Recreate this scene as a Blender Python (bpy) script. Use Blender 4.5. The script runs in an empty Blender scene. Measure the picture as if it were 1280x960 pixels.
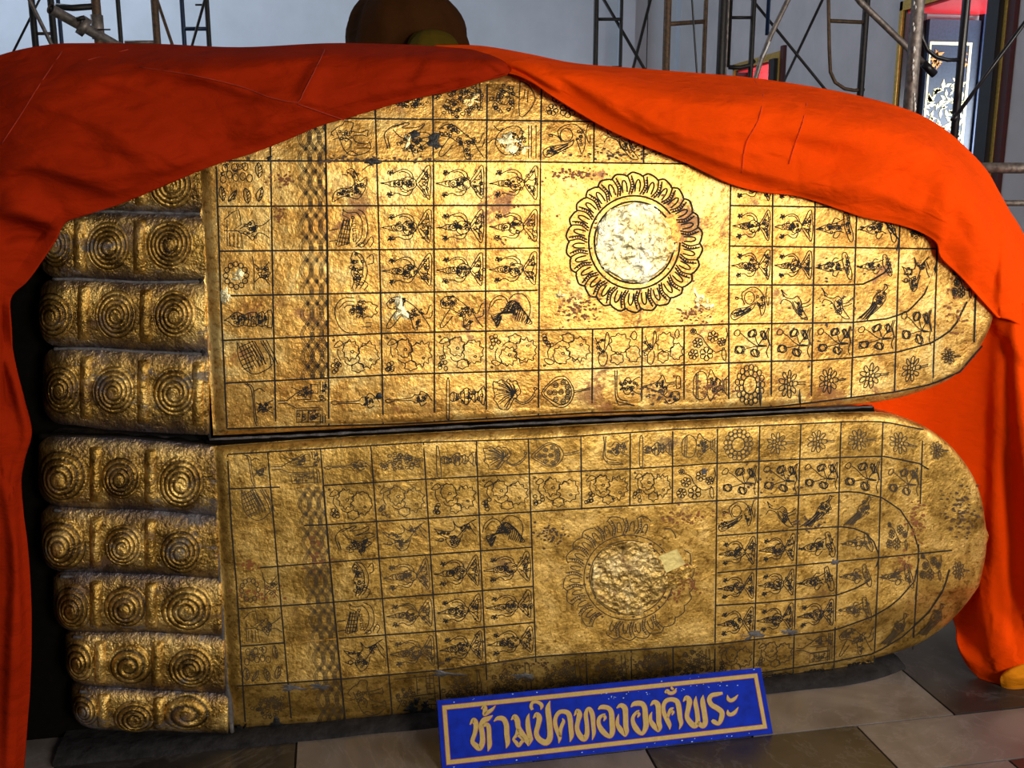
import bpy, bmesh, math, random
import numpy as np
from mathutils import Vector, noise
rng = random.Random(7)
PI = math.pi
# ------------------------------------------------------------------ camera, world, lights, exposure
FOC, PITCH = 1200.0, math.atan(250/1200)
YAW = math.atan(229*math.cos(PITCH)/1200)
CAM = np.array([0.0, -2.3, 1.40])
sc = bpy.context.scene
col = sc.collection
cd = bpy.data.cameras.new('camera'); cam = bpy.data.objects.new('camera', cd); col.objects.link(cam)
cd.sensor_width = 36; cd.sensor_fit = 'HORIZONTAL'; cd.lens = FOC/1280*36; cd.clip_start = .05
cam.location = CAM; cam.rotation_euler = (PI/2-PITCH, 0, -YAW)
sc.camera = cam
sc.view_settings.view_transform = 'Standard'; sc.view_settings.look = 'None'
sc.view_settings.exposure = 0.0; sc.view_settings.gamma = 1; sc.view_settings.use_curve_mapping = False
w = bpy.data.worlds.new('world'); sc.world = w; w.use_nodes = True
w.node_tree.nodes['Background'].inputs[0].default_value = (.72, .82, 1, 1)
w.node_tree.nodes['Background'].inputs[1].default_value = 0.19
def area(name, loc, target, sx, sy, power, color=(1, 1, 1)):
    l = bpy.data.lights.new(name, 'AREA'); l.shape = 'RECTANGLE'; l.size = sx; l.size_y = sy; l.energy = power; l.color = color
    o = bpy.data.objects.new(name, l); col.objects.link(o); o.location = loc
    o.rotation_euler = (Vector(target)-Vector(loc)).to_track_quat('-Z', 'Y').to_euler()
    return o
area('front_doorway_daylight', (1.95, -4.4, 1.70), (.75, 0, 1.3), .95, 1.25, 142, (1, .90, .72))
area('side_doorway_daylight', (3.7, -1.6, 2.2), (1.5, 0, 1.2), 1.0, 1.8, 62, (1, .95, .88))
area('right_window_daylight', (5.4, 3.0, 1.2), (4.3, 3.9, 1.5), 2.0, 1.8, 200, (.86, .93, 1))
area('second_window_daylight', (5.3, 6.3, 1.8), (4.3, 6.5, 2.2), 1.2, 1.4, 110, (.9, .95, 1))
area('back_wall_fill', (-3.5, 4.5, 4.4), (0, 8, 2.2), 2.0, 1.6, 210, (.75, .86, 1))  # added fill that brightens the back wall; no window stands here

# ------------------------------------------------------------------ geometry of the view: pixel -> place
_f = np.array([math.sin(YAW)*math.cos(PITCH), math.cos(YAW)*math.cos(PITCH), -math.sin(PITCH)])
_r = np.array([math.cos(YAW), -math.sin(YAW), 0.0]); _u = np.cross(_r, _f)
def ray(px, py):
    px = np.asarray(px, float)[..., None]; py = np.asarray(py, float)[..., None]
    return _f+(px-640)/FOC*_r-(py-480)/FOC*_u
def aty(px, py, y=0.0):
    d = ray(px, py); return CAM+d*((np.asarray(y, float)-CAM[1])/d[..., 1])[..., None]
def atx(px, py, x):
    d = ray(px, py); return CAM+d*((x-CAM[0])/d[..., 0])[..., None]
def atz(px, py, z=0.0):
    d = ray(px, py); return CAM+d*((z-CAM[2])/d[..., 2])[..., None]
def crom(pts, n=4, closed=False):
    P = np.array(pts, float)
    if len(P) < 3 and not closed: return P
    if closed: Q = np.vstack([P[-1], P, P[0], P[1]])
    else: Q = np.vstack([2*P[0]-P[1], P, 2*P[-1]-P[-2]])
    out = []
    for i in range(1, len(Q)-2):
        a, b, c, d = Q[i-1], Q[i], Q[i+1], Q[i+2]
        for k in range(n):
            t = k/n
            out.append(.5*((2*b)+(-a+c)*t+(2*a-5*b+4*c-d)*t*t+(-a+3*b-3*c+d)*t**3))
    out.append(Q[-2])
    return np.array(out)
def resample(P, n):
    P = np.array(P, float); s = np.r_[0, np.cumsum(np.linalg.norm(np.diff(P[:, :2], axis=0), axis=1))]
    t = np.linspace(0, s[-1], n)
    return np.stack([np.interp(t, s, P[:, k]) for k in range(P.shape[1])], 1)

# ------------------------------------------------------------------ object helpers
def link(name, me, mat, parent=None):
    o = bpy.data.objects.new(name, me); col.objects.link(o)
    if mat: me.materials.append(mat)
    if parent: o.parent = parent
    return o
def pymesh(name, V, F_, mat, parent=None, smooth=False):
    me = bpy.data.meshes.new(name); me.from_pydata([tuple(map(float, v)) for v in V], [], F_); me.update()
    if smooth: me.polygons.foreach_set('use_smooth', [True]*len(me.polygons))
    return link(name, me, mat, parent)
def empty(name, loc=(0, 0, 0)):
    o = bpy.data.objects.new(name, None); col.objects.link(o); o.location = loc; o.empty_display_size = .1; return o
def tag(o, label=None, cat=None, group=None, kind=None):
    if label: o['label'] = label
    if cat: o['category'] = cat
    if group: o['group'] = group
    if kind: o['kind'] = kind
    return o
def grid_faces(nr, nc, flip=False, off=0):
    F_ = []
    for i in range(nr-1):
        for j in range(nc-1):
            a = off+i*nc+j; q = (a, a+1, a+nc+1, a+nc)
            F_.append(q[::-1] if flip else q)
    return F_
class MB:
    def __init__(s): s.V = []; s.F = []
    def add(s, V, F_):
        o = len(s.V); s.V += [tuple(v) for v in V]; s.F += [tuple(i+o for i in f) for f in F_]
    def box(s, a, b):
        x0, y0, z0 = a; x1, y1, z1 = b
        s.add([(x0,y0,z0),(x1,y0,z0),(x1,y1,z0),(x0,y1,z0),(x0,y0,z1),(x1,y0,z1),(x1,y1,z1),(x0,y1,z1)],
              [(0,3,2,1),(4,5,6,7),(0,1,5,4),(1,2,6,5),(2,3,7,6),(3,0,4,7)])
    def tube(s, pts, r, n=10, caps=True):
        P = [Vector(p) for p in pts]; rings = []; R = r if hasattr(r, '__len__') else [r]*len(P)
        prev = None
        for i, p in enumerate(P):
            t = (P[min(i+1, len(P)-1)]-P[max(i-1, 0)]).normalized()
            if prev is None: prev = t.orthogonal().normalized()
            a = (prev-t*prev.dot(t)).normalized(); prev = a; b = t.cross(a)
            rings.append([p+(a*math.cos(2*PI*k/n)+b*math.sin(2*PI*k/n))*R[i] for k in range(n)])
        V = [v for q in rings for v in q]; F_ = []
        for i in range(len(P)-1):
            for k in range(n): F_.append((i*n+k, i*n+(k+1) % n, (i+1)*n+(k+1) % n, (i+1)*n+k))
        if caps: F_.append(tuple(range(n))[::-1]); F_.append(tuple((len(P)-1)*n+k for k in range(n)))
        s.add(V, F_)
    def prism(s, quad_front, off):
        n = len(quad_front); off = Vector(off)
        V = [Vector(p) for p in quad_front]+[Vector(p)+off for p in quad_front]
        s.add(V, [tuple(range(n)), tuple(range(2*n-1, n-1, -1))]+[(i, n+i, n+(i+1) % n, (i+1) % n) for i in range(n)])
    def build(s, name, mat, parent=None, smooth=False): return pymesh(name, s.V, s.F, mat, parent, smooth)

# ------------------------------------------------------------------ materials
def mat_base(name):
    m = bpy.data.materials.new(name); m.use_nodes = True; nt = m.node_tree
    return m, nt, nt.nodes['Principled BSDF'], nt.nodes, nt.links
def ramp(N, stops):
    r = N.new('ShaderNodeValToRGB'); e = r.color_ramp.elements
    while len(e) < len(stops): e.new(.5)
    for el, (p, c) in zip(e, stops): el.position = p; el.color = (*c, 1) if len(c) == 3 else c
    return r
def nz(N, L, tc, scale, detail=6, rough=.6, dist=0.0, vec=(1, 1, 1)):
    mp = N.new('ShaderNodeMapping'); mp.inputs['Scale'].default_value = vec; L.new(tc.outputs['Object'], mp.inputs[0])
    n = N.new('ShaderNodeTexNoise'); n.inputs['Scale'].default_value = scale; n.inputs['Detail'].default_value = detail
    n.inputs['Roughness'].default_value = rough; n.inputs['Distortion'].default_value = dist; L.new(mp.outputs[0], n.inputs[0]); return n
def mixc(N, L, a, b, fac, mode='MIX'):
    m = N.new('ShaderNodeMix'); m.data_type = 'RGBA'; m.blend_type = mode
    for v, i in ((a, 6), (b, 7)):
        if isinstance(v, tuple): m.inputs[i].default_value = (*v, 1)
        else: L.new(v, m.inputs[i])
    if isinstance(fac, (int, float)): m.inputs[0].default_value = fac
    else: L.new(fac, m.inputs[0])
    return m.outputs[2]
def simple(name, c, rough=.6, metal=0, bump=0, scale=60, var=.25):
    m, nt, b, N, L = mat_base(name); tc = N.new('ShaderNodeTexCoord')
    n = nz(N, L, tc, scale)
    d = tuple(x*(1-var) for x in c); l = tuple(min(1, x*(1+var)) for x in c)
    r = ramp(N, [(.3, d), (.7, l)]); L.new(n.outputs[0], r.inputs[0]); L.new(r.outputs[0], b.inputs['Base Color'])
    b.inputs['Roughness'].default_value = rough; b.inputs['Metallic'].default_value = metal
    if bump:
        bp = N.new('ShaderNodeBump'); bp.inputs['Strength'].default_value = bump; bp.inputs['Distance'].default_value = .01
        L.new(n.outputs[0], bp.inputs['Height']); L.new(bp.outputs[0], b.inputs['Normal'])
    return m
def gold(name, lo, mid, hi, stain=(.30, .09, .02), grime=(.05, .035, .03), stain_th=.60, grime_th=.66, rough=.42, bump=.32, crumple=.0, groove=False, metal=.85):
    m, nt, b, N, L = mat_base(name); tc = N.new('ShaderNodeTexCoord')
    a = nz(N, L, tc, 9, 9, .66, .6); r = ramp(N, [(.36, lo), (.5, mid), (.64, hi)]); L.new(a.outputs[0], r.inputs[0])
    c = r.outputs[0]
    f = nz(N, L, tc, 70, 5, .75); fr = ramp(N, [(.36, (.30, .22, .13)), (.5, (1, 1, 1))]); L.new(f.outputs[0], fr.inputs[0])
    c = mixc(N, L, c, fr.outputs[0], .8, 'MULTIPLY')
    s = nz(N, L, tc, 6.5, 10, .78, .4); sr = ramp(N, [(stain_th, (0, 0, 0)), (stain_th+.05, (.75, .75, .75))]); L.new(s.outputs[0], sr.inputs[0])
    c = mixc(N, L, c, stain, sr.outputs[0])
    g = nz(N, L, tc, 4.3, 10, .8, .2, (1, 1, 1.6)); gr = ramp(N, [(grime_th, (0, 0, 0)), (grime_th+.04, (.85, .85, .85))]); L.new(g.outputs[0], gr.inputs[0])
    c = mixc(N, L, c, grime, gr.outputs[0])
    if groove:
        at = N.new('ShaderNodeAttribute'); at.attribute_name = 'groove'
        c = mixc(N, L, c, (.02, .016, .014), at.outputs['Fac'])
        a3 = N.new('ShaderNodeAttribute'); a3.attribute_name = 'smear'; m3 = N.new('ShaderNodeMath'); m3.operation = 'MULTIPLY'; L.new(a3.outputs['Fac'], m3.inputs[0]); L.new(s.outputs[0], m3.inputs[1]); m4 = N.new('ShaderNodeMath'); m4.operation = 'MULTIPLY'; m4.use_clamp = True; m4.inputs[1].default_value = 2.0; L.new(m3.outputs[0], m4.inputs[0])
        c = mixc(N, L, c, (.085, .075, .09), m4.outputs[0])
    L.new(c, b.inputs['Base Color'])
    inv = N.new('ShaderNodeMath'); inv.operation = 'MULTIPLY_ADD'; inv.inputs[1].default_value = -metal; inv.inputs[2].default_value = metal
    mx = N.new('ShaderNodeMath'); mx.operation = 'MAXIMUM'; L.new(sr.outputs[0], mx.inputs[0]); L.new(gr.outputs[0], mx.inputs[1])
    L.new(mx.outputs[0], inv.inputs[0]); L.new(inv.outputs[0], b.inputs['Metallic'])
    rr = N.new('ShaderNodeMapRange'); rr.inputs[3].default_value = rough-.12; rr.inputs[4].default_value = rough+.2; L.new(a.outputs[0], rr.inputs[0]); L.new(rr.outputs[0], b.inputs['Roughness'])
    h1 = nz(N, L, tc, 26, 6, .6, .3); h2 = nz(N, L, tc, 130, 3, .6)
    ad = N.new('ShaderNodeMath'); ad.operation = 'MULTIPLY_ADD'; ad.inputs[1].default_value = .35; L.new(h2.outputs[0], ad.inputs[0]); L.new(h1.outputs[0], ad.inputs[2])
    src = ad.outputs[0]
    if crumple:
        v = N.new('ShaderNodeTexVoronoi'); v.inputs['Scale'].default_value = 75; L.new(tc.outputs['Object'], v.inputs[0])
        a2 = N.new('ShaderNodeMath'); a2.operation = 'MULTIPLY_ADD'; a2.inputs[1].default_value = crumple; L.new(v.outputs[0], a2.inputs[0]); L.new(src, a2.inputs[2]); src = a2.outputs[0]
    bp = N.new('ShaderNodeBump'); bp.inputs['Strength'].default_value = bump; bp.inputs['Distance'].default_value = .012
    L.new(src, bp.inputs['Height']); L.new(bp.outputs[0], b.inputs['Normal'])
    return m
M = {}
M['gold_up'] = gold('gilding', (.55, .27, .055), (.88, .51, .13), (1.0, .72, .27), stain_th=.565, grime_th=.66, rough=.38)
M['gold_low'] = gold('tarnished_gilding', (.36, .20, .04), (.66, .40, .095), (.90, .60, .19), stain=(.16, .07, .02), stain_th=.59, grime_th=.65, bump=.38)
M['gold_toe'] = gold('old_gilding', (.14, .075, .018), (.44, .26, .055), (1.0, .68, .22), stain=(.10, .045, .02), grime=(.065, .06, .07), stain_th=.55, grime_th=.55, rough=.27, bump=.75, groove=True)
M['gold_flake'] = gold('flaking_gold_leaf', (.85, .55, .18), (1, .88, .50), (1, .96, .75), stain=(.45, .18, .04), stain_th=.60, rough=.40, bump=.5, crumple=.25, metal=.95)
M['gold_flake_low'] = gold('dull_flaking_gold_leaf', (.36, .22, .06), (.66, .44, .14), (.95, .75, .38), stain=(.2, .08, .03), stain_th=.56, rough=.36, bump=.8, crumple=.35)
M['leaf'] = simple('fresh_gold_leaf', (.85, .66, .25), .5, .4, .3)
M['line'] = simple('black_lacquer_inlay', (.007, .005, .004), .8)
M['line2'] = simple('worn_lacquer_inlay', (.05, .032, .014), .6, var=.5)
M['chip'] = simple('black_chipped_lacquer', (.018, .018, .02), .4, 0, .6, 80)
M['pale'] = simple('bare_white_ground', (.9, .82, .66), .6, 0, .5, 60, .1)
M['mortar'] = simple('grey_blue_mortar', (.085, .08, .088), .5, 0, .8, 35, .5)
M['cement'] = simple('dark_grey_cement', (.02, .019, .021), .55, 0, .8, 30, .4)
M['dark'] = simple('shade_and_dark_mortar', (.004, .003, .0025), .9)  # near-black stands in for shade on foot cores; also the dark mortar
for k_ in ('dark', 'cement', 'mortar'): M[k_].node_tree.nodes['Principled BSDF'].inputs['Specular IOR Level'].default_value = .04 if k_ != 'mortar' else .4
def cloth(name, c, tr=.12, weave=900):
    m, nt, b, N, L = mat_base(name); tc = N.new('ShaderNodeTexCoord')
    n = nz(N, L, tc, 5, 5, .6); r = ramp(N, [(.3, tuple(x*.84 for x in c)), (.7, c)]); L.new(n.outputs[0], r.inputs[0]); L.new(r.outputs[0], b.inputs['Base Color'])
    b.inputs['Roughness'].default_value = .85; b.inputs['Specular IOR Level'].default_value = .03
    b.inputs['Sheen Weight'].default_value = .0
    h1 = nz(N, L, tc, 14, 4, .5, .4, (1, 1, 2)); h2 = nz(N, L, tc, 600, 2)
    ad = N.new('ShaderNodeMath'); ad.operation = 'MULTIPLY_ADD'; ad.inputs[1].default_value = .06; L.new(h2.outputs[0], ad.inputs[0]); L.new(h1.outputs[0], ad.inputs[2])
    bp = N.new('ShaderNodeBump'); bp.inputs['Strength'].default_value = .35; bp.inputs['Distance'].default_value = .03
    L.new(ad.outputs[0], bp.inputs['Height']); L.new(bp.outputs[0], b.inputs['Normal'])
    tl = N.new('ShaderNodeBsdfTranslucent'); tl.inputs[0].default_value = (*c, 1); ms = N.new('ShaderNodeMixShader'); ms.inputs[0].default_value = tr
    L.new(b.outputs[0], ms.inputs[1]); L.new(tl.outputs[0], ms.inputs[2]); L.new(ms.outputs[0], N['Material Output'].inputs[0])
    return m
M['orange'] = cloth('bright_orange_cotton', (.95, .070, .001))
M['redor'] = cloth('shaded_red_orange_cotton', (.31, .017, .002), .04)  # redder dye, also darkened to carry the left robe's shade
M['ochre'] = cloth('ochre_lining', (.80, .26, .01))
M['brownc'] = cloth('dark_brown_cloth', (.05, .018, .005), .02)
M['olive'] = cloth('olive_cloth', (.085, .055, .006), .02)
M['seam_o'] = simple('orange_stitching', (.62, .04, .001), .9)
M['seam_r'] = simple('red_stitching', (.30, .017, .002), .9)
M['wall'] = simple('painted_plaster', (.43, .47, .53), .85, 0, .05, 3, .07)
M['wall_r'] = simple('grey_plaster', (.50, .465, .48), .85, 0, .05, 3, .1)
M['ceil'] = simple('ceiling_paint', (.5, .48, .45), .9)
M['steel'] = simple('galvanised_steel', (.20, .17, .155), .5, .6, .2, 50, .5)
M['rust'] = simple('rusty_brown_steel', (.10, .06, .035), .6, .4, .3, 60, .5)
M['blacksteel'] = simple('black_steel', (.016, .014, .014), .5, .3, .2, 60, .4)
M['bluesteel'] = simple('blue_painted_steel', (.012, .03, .08), .4, .2)
M['paint'] = simple('dried_white_paint', (.8, .78, .74), .7)
M['redlac'] = simple('red_lacquer', (.55, .015, .02), .35, var=.1)
M['darkred'] = simple('dark_red_lacquer', (.05, .004, .004), .4, var=.2)
M['black'] = simple('black_lacquer', (.008, .007, .010), .3)
M['gilt'] = simple('gilt_moulding', (.55, .36, .08), .4, .6)
M['shut'] = simple('blue_black_lacquer', (.03, .045, .075), .35)
M['shutgold'] = simple('gold_leaf_ornament', (.95, .85, .45), .5, .0)
M['shutgold2'] = simple('orange_gold_ornament', (.65, .30, .08), .5, .2)
M['sign'] = simple('blue_enamel_paint', (.002, .018, .33), .7, 0, .1, 40, .25); M['sign'].node_tree.nodes['Principled BSDF'].inputs['Specular IOR Level'].default_value = .1
M['signgold'] = simple('ochre_gold_paint', (.40, .27, .065), .6, 0, .1, 90, .12)
M['signred'] = simple('red_underpaint', (.28, .03, .03), .6)
M['signchip'] = simple('pale_blue_chip', (.25, .38, .70), .6)
def marble(name, lo, hi, vein):
    m, nt, b, N, L = mat_base(name); tc = N.new('ShaderNodeTexCoord')
    n = nz(N, L, tc, 3, 8, .6, 1.5); r = ramp(N, [(.35, lo), (.6, hi)]); L.new(n.outputs[0], r.inputs[0])
    v = nz(N, L, tc, 2.2, 10, .65, 2.5); vr = ramp(N, [(.485, (0, 0, 0)), (.5, (1, 1, 1)), (.515, (0, 0, 0))]); L.new(v.outputs[0], vr.inputs[0])
    mm = N.new('ShaderNodeMath'); mm.operation = 'MULTIPLY'; mm.inputs[1].default_value = .35; L.new(vr.outputs[0], mm.inputs[0])
    L.new(mixc(N, L, r.outputs[0], vein, mm.outputs[0]), b.inputs['Base Color']); b.inputs['Roughness'].default_value = .32
    return m
M['marb_l'] = marble('grey_brown_marble', (.095, .08, .075), (.16, .14, .135), (.24, .21, .21))
M['marb_d'] = marble('black_marble', (.012, .011, .012), (.03, .027, .027), (.13, .12, .12))
M['joint'] = simple('dark_tile_joint', (.02, .018, .016), .8)

# ------------------------------------------------------------------ the room
def struct(name, mb, mat): return tag(mb.build(name, mat), kind='structure')
b = MB(); b.box((-4, -7, -.12), (4.6, 8, -.006)); floor = struct('floor', b, M['joint'])
TS = .58; XA = 1.605-3*TS
def tile(x0, x1, y0, y1, dark):
    b = MB(); g = .0012; dz = rng.uniform(-.0004, .0004)
    x0 += g; x1 -= g; y0 += g; y1 -= g; e = .002; z = dz
    b.add([(x0, y0, -.008), (x1, y0, -.008), (x1, y1, -.008), (x0, y1, -.008), (x0+e, y0+e, z), (x1-e, y0+e, z), (x1-e, y1-e, z), (x0+e, y1-e, z)],
          [(4, 5, 6, 7), (0, 1, 5, 4), (1, 2, 6, 5), (2, 3, 7, 6), (3, 0, 4, 7)])
    b.build('floor_tile', M['marb_d' if dark else 'marb_l'], floor)
YB = -.208
rows = [(YB, YB+TS, XA, 0), (YB-.21, YB, 1.315-3*TS, 1), (YB-.21-TS, YB-.21, XA, 0), (YB-.21-2*TS, YB-.21-TS, 1.315-3*TS, 1), (YB+TS, YB+2*TS, 1.315-3*TS, 0)]
for (y0, y1, xo, ph) in rows:
    for k in range(-2, 7):
        tile(xo+k*TS, xo+(k+1)*TS, y0, y1, (k % 2 == 1) if ph == 0 else (k % 2 == 0))
b = MB(); b.box((-4, 8, 0), (4.9, 8.2, 6)); struct('wall_back', b, M['wall'])
b = MB(); b.box((-4.2, -7, 0), (-4, 8.2, 6)); struct('wall_left', b, M['wall'])
b = MB(); b.box((-4.2, -7, 6), (4.9, 8.2, 6.2)); struct('ceiling', b, M['ceil'])
# pilaster on the back wall
def xat(px, y, py=60): return float(aty(px, py, y)[0])
for (a, c, n) in ((848, 884, 'trim_1'), (775, 792, 'trim_2')):
    b = MB(); b.box((xat(a, 7.9), 7.86, 0), (xat(c, 7.9), 8.0, 6)); struct(n, b, M['wall'])
# right wall with two window openings
XW = 4.0; TH = .62
yn1 = float(atx(1250, 100, XW)[1]); yf1 = float(atx(1126, 100, XW)[1]); zt1 = float(atx(1126, 15, XW)[2])
yn2 = float(atx(975, 90, XW)[1]); yf2 = yn2+.95; zt2 = float(atx(973, 74, XW)[2])
b = MB()
for y0, y1 in ((-2.5, yn1), (yf1, yn2), (yf2, 8.2)): b.box((XW, y0, 0), (XW+TH, y1, 6))
for y0, y1, zt in ((yn1, yf1, zt1), (yn2, yf2, zt2)):
    b.box((XW, y0, zt), (XW+TH, y1, 6)); b.box((XW, y0, 0), (XW+TH, y1, .45))
struct('wall_right', b, M['wall_r'])
def window(n, yn, yf, zt, leaf):
    root = tag(empty(n, (XW, (yn+yf)/2, .45)), kind='structure')
    def part(name, a, c, mat):
        b = MB(); b.box(a, c); o = b.build(name, M[mat]); o.parent = root; o.matrix_parent_inverse = root.matrix_world.inverted()
        o.location = (0, 0, 0); o.data.transform(__import__('mathutils').Matrix.Translation(-root.location)) ; o.matrix_parent_inverse.identity(); return o
    # stepped frame on the wall face: black jamb, gilt fillet, dark red outer band
    ym = .0
    part('window_frame', (XW-.07, yn-.02, .45), (XW, yn+.09, zt), 'black')
    part('gilt_fillet', (XW-.035, yn-.045, .42), (XW, yn-.02, zt+.06), 'gilt')
    part('red_band', (XW-.03, yn-.11, .40), (XW, yn-.045, zt+.10), 'darkred')
    part('gilt_fillet', (XW-.03, yf, .42), (XW+.02, yf+.035, zt+.06), 'gilt')
    part('gilt_fillet', (XW-.03, yn-.02, zt), (XW+.02, yf+.035, zt+.06), 'gilt')
    part('far_jamb', (XW-.01, yf-.02, .45), (XW+.15, yf, zt), 'black')
    part('lintel_lining', (XW, yn, zt-.02), (XW+TH, yf, zt), 'redlac')
    part('near_jamb_lining', (XW, yn, .45), (XW+TH, yn+.02, zt), 'redlac')
    return root, part
win1, part1 = window('window_1', yn1, yf1, zt1, True)
win2, part2 = window('window_2', yn2, yf2, zt2, False)
part2('shutter_board', (XW+.12, yf2-.06, .45), (XW+TH, yf2-.02, zt2), 'redlac')
# folded shutter leaf lying in the far reveal of window_1, black lacquer with gilt border and foliage
ys = yf1-.06; lx0, lx1 = XW+.15, XW+.55; lz0, lz1 = .5, zt1-.06
shut = part1('shutter', (lx0, ys, lz0), (lx1, ys+.04, lz1), 'shut')
def addchild(mb, name, mat, root, par):
    o = mb.build(name, M[mat]); o.data.transform(__import__('mathutils').Matrix.Translation(-root.location)); o.parent = par; return o
b = MB(); zt = lz1-.17
for (x0, x1, z0, z1) in ((lx0+.012, lx1-.06, zt, zt+.02), (lx1-.08, lx1-.06, lz0, zt), (lx0+.012, lx0+.025, lz0, zt)):
    b.box((x0, ys-.005, z0), (x1, ys, z1))
addchild(b, 'gilt_border', 'shutgold', win1, shut)
for nm, mt, cnt, za, zb in (('gilt_foliage', 'shutgold', 420, lz0, zt-.19), ('gilt_corner', 'shutgold2', 26, zt-.14, zt-.05)):
    b = MB()
    for k in range(cnt):
        if nm == 'gilt_corner':
            sd = rng.choice((0, 1)); cx = (lx0+.05+abs(rng.gauss(0, .03))) if sd == 0 else (lx1-.10-abs(rng.gauss(0, .03))); cz = rng.uniform(za, zb)
        else:
            cz = rng.uniform(za, zb); cx = rng.uniform(lx0+.03, lx1-.085)
            if cz > zb-.16 and cx < lx0+.03+(cz-zb+.16)*1.4: continue
        a = rng.uniform(0, PI); ln = rng.uniform(.018, .04); wd = ln*.42
        pts = []
        for q in range(8):
            t = 2*PI*q/8; rr = 1-.35*(q % 2)
            ux, uz = ln*math.cos(t)*rr, wd*math.sin(t)*rr
            pts.append((cx+ux*math.cos(a)-uz*math.sin(a), ys-.004, cz+ux*math.sin(a)+uz*math.cos(a)))
        b.prism(pts, (0, .004, 0))
    addchild(b, nm, mt, win1, shut)
b = MB(); b.box((lx1+.005, ys-.02, .45), (lx1+.03, ys+.04, zt1-.02)); addchild(b, 'shutter_edge', 'bluesteel', win1, win1)

# ------------------------------------------------------------------ the two soles
UP_TOP = [(246,160),(262,148),(300,133),(400,108),(500,92),(600,85),(700,89),(800,100),(900,122),(1000,152),(1080,188),(1150,236),(1200,286),(1230,330),(1245,365),(1249,393)]
UP_BOT = [(256,548),(300,546),(400,541),(500,535),(620,529),(740,523),(850,519),(964,513),(1040,510),(1100,505),(1150,494),(1190,478),(1218,453),(1238,421),(1249,393)]
LO_TOP = [(264,562),(300,559),(400,552),(500,546),(620,540),(740,534),(850,529),(964,523),(1040,519),(1100,518),(1130,523),(1165,537),(1195,560),(1218,590),(1232,625),(1239,668)]
LO_BOT = [(284,926),(300,925),(400,918),(550,906),(700,891),(850,876),(970,861),(1040,851),(1110,838),(1160,822),(1190,800),(1212,772),(1228,738),(1237,700),(1239,668)]
class Foot:
    def __init__(s, top, bot, xl, low):
        s.low = low
        s.top = crom(aty(*np.array(top).T)[:, [0, 2]], 8); s.bot = crom(aty(*np.array(bot).T)[:, [0, 2]], 8)
        s.xl = xl; s.top[0, 0] = s.bot[0, 0] = xl
        s.xr = max(s.top[:, 0].max(), s.bot[:, 0].max())
        s.top[-1, 0] = s.bot[-1, 0] = s.xr
        lf = np.array([[xl, s.bot[0, 1]+(s.top[0, 1]-s.bot[0, 1])*k/20] for k in range(21)])
        s.poly = np.vstack([s.top, s.bot[::-1], lf])
        if low: s.cl = aty(*np.array([(290,857),(424,849),(560,838),(670,824),(897,807),(1050,780),(1160,740)]).T)[:, [0, 2]]
        else: s.cl = aty(*np.array([(250,201),(407,201),(640,202),(865,205),(1100,200)]).T)[:, [0, 2]]
    def w(s, X, Z):
        X = np.asarray(X, float); Z = np.asarray(Z, float); sh = X.shape; x = X.ravel(); z = Z.ravel(); d = np.full(x.shape, 9.)
        A = s.poly[:-1]; B = s.poly[1:]; AB = B-A; L2 = (AB**2).sum(1)+1e-12
        for c in range(0, len(x), 4000):
            P = np.stack([x[c:c+4000], z[c:c+4000]], 1)[:, None]
            t = np.clip(((P-A)*AB).sum(2)/L2, 0, 1); q = A+t[..., None]*AB
            d[c:c+4000] = np.sqrt(((P-q)**2).sum(2)).min(1)
        r = .03; k = np.clip(1-d/r, 0, 1); w = .028*(1-np.sqrt(np.maximum(1-k*k, 0)))
        zc = np.interp(x, s.cl[:, 0], s.cl[:, 1])
        if s.low:
            w += .28*np.maximum(zc-z, 0)
        else:
            w += .20*np.maximum(z-zc, 0)
        w += .0022*np.sin(11*x+3*z)*np.sin(9*z-4*x+1)+.0012*np.sin(31*x+17*z)*np.sin(27*z-13*x)
        return w.reshape(sh)
    def hit(s, px, py, off=0.0):
        px = np.asarray(px, float); py = np.asarray(py, float); y = np.zeros(px.shape)
        for _ in range(3):
            P = aty(px, py, y); y = s.w(P[..., 0], P[..., 2])-off
        return aty(px, py, y)
    def body(s, name, mat, root):
        nc, nr = 190, 96
        tx = np.linspace(0, 1, nc); xs = s.xl+(s.xr-s.xl)*(1-(1-tx)**1.6); xs[-1] = s.xr-1e-4
        tt = .5-.5*np.cos(np.linspace(0, PI, nr)); zt = np.interp(xs, s.top[:, 0], s.top[:, 1]); zb = np.interp(xs, s.bot[:, 0], s.bot[:, 1])
        X = np.tile(xs, (nr, 1)); Z = zb+(zt-zb)*tt[:, None]; Y = s.w(X, Z)
        V = list(np.stack([X, Y, Z], -1).reshape(-1, 3)); F_ = grid_faces(nr, nc)
        bd = [(i, 0) for i in range(nr-1, 0, -1)]+[(0, j) for j in range(nc-1)]+[(i, nc-1) for i in range(nr-1)]+[(nr-1, j) for j in range(nc-1, 0, -1)]
        idx = [i*nc+j for i, j in bd]; n = len(idx); prev = idx
        cz = (s.top[0, 1]+s.bot[0, 1])/2
        for dep, shr in ((.05, .0), (.10, .02), (.22, .09), (.42, .16)):
            cur = []
            for k in idx:
                x, y, z = V[k]; fx = max(0, (x-.9)/(s.xr-.9))
                cur.append(len(V)); V.append((x-fx*shr*1.2, .03+dep, z+(cz-z)*shr*.3*(1 if not s.low or z > .3 else 0)))
            F_ += [(prev[a], prev[(a+1) % n], cur[(a+1) % n], cur[a]) for a in range(n)]; prev = cur
        F_.append(tuple(prev[::-1]))
        o = pymesh(name, V, F_, mat, root, True); return o
xlu = float(aty(252, 350)[0]); xll = float(aty(274, 740)[0])
FU = Foot(UP_TOP, UP_BOT, xlu, False); FL = Foot(LO_TOP, LO_BOT, xll, True)
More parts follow.
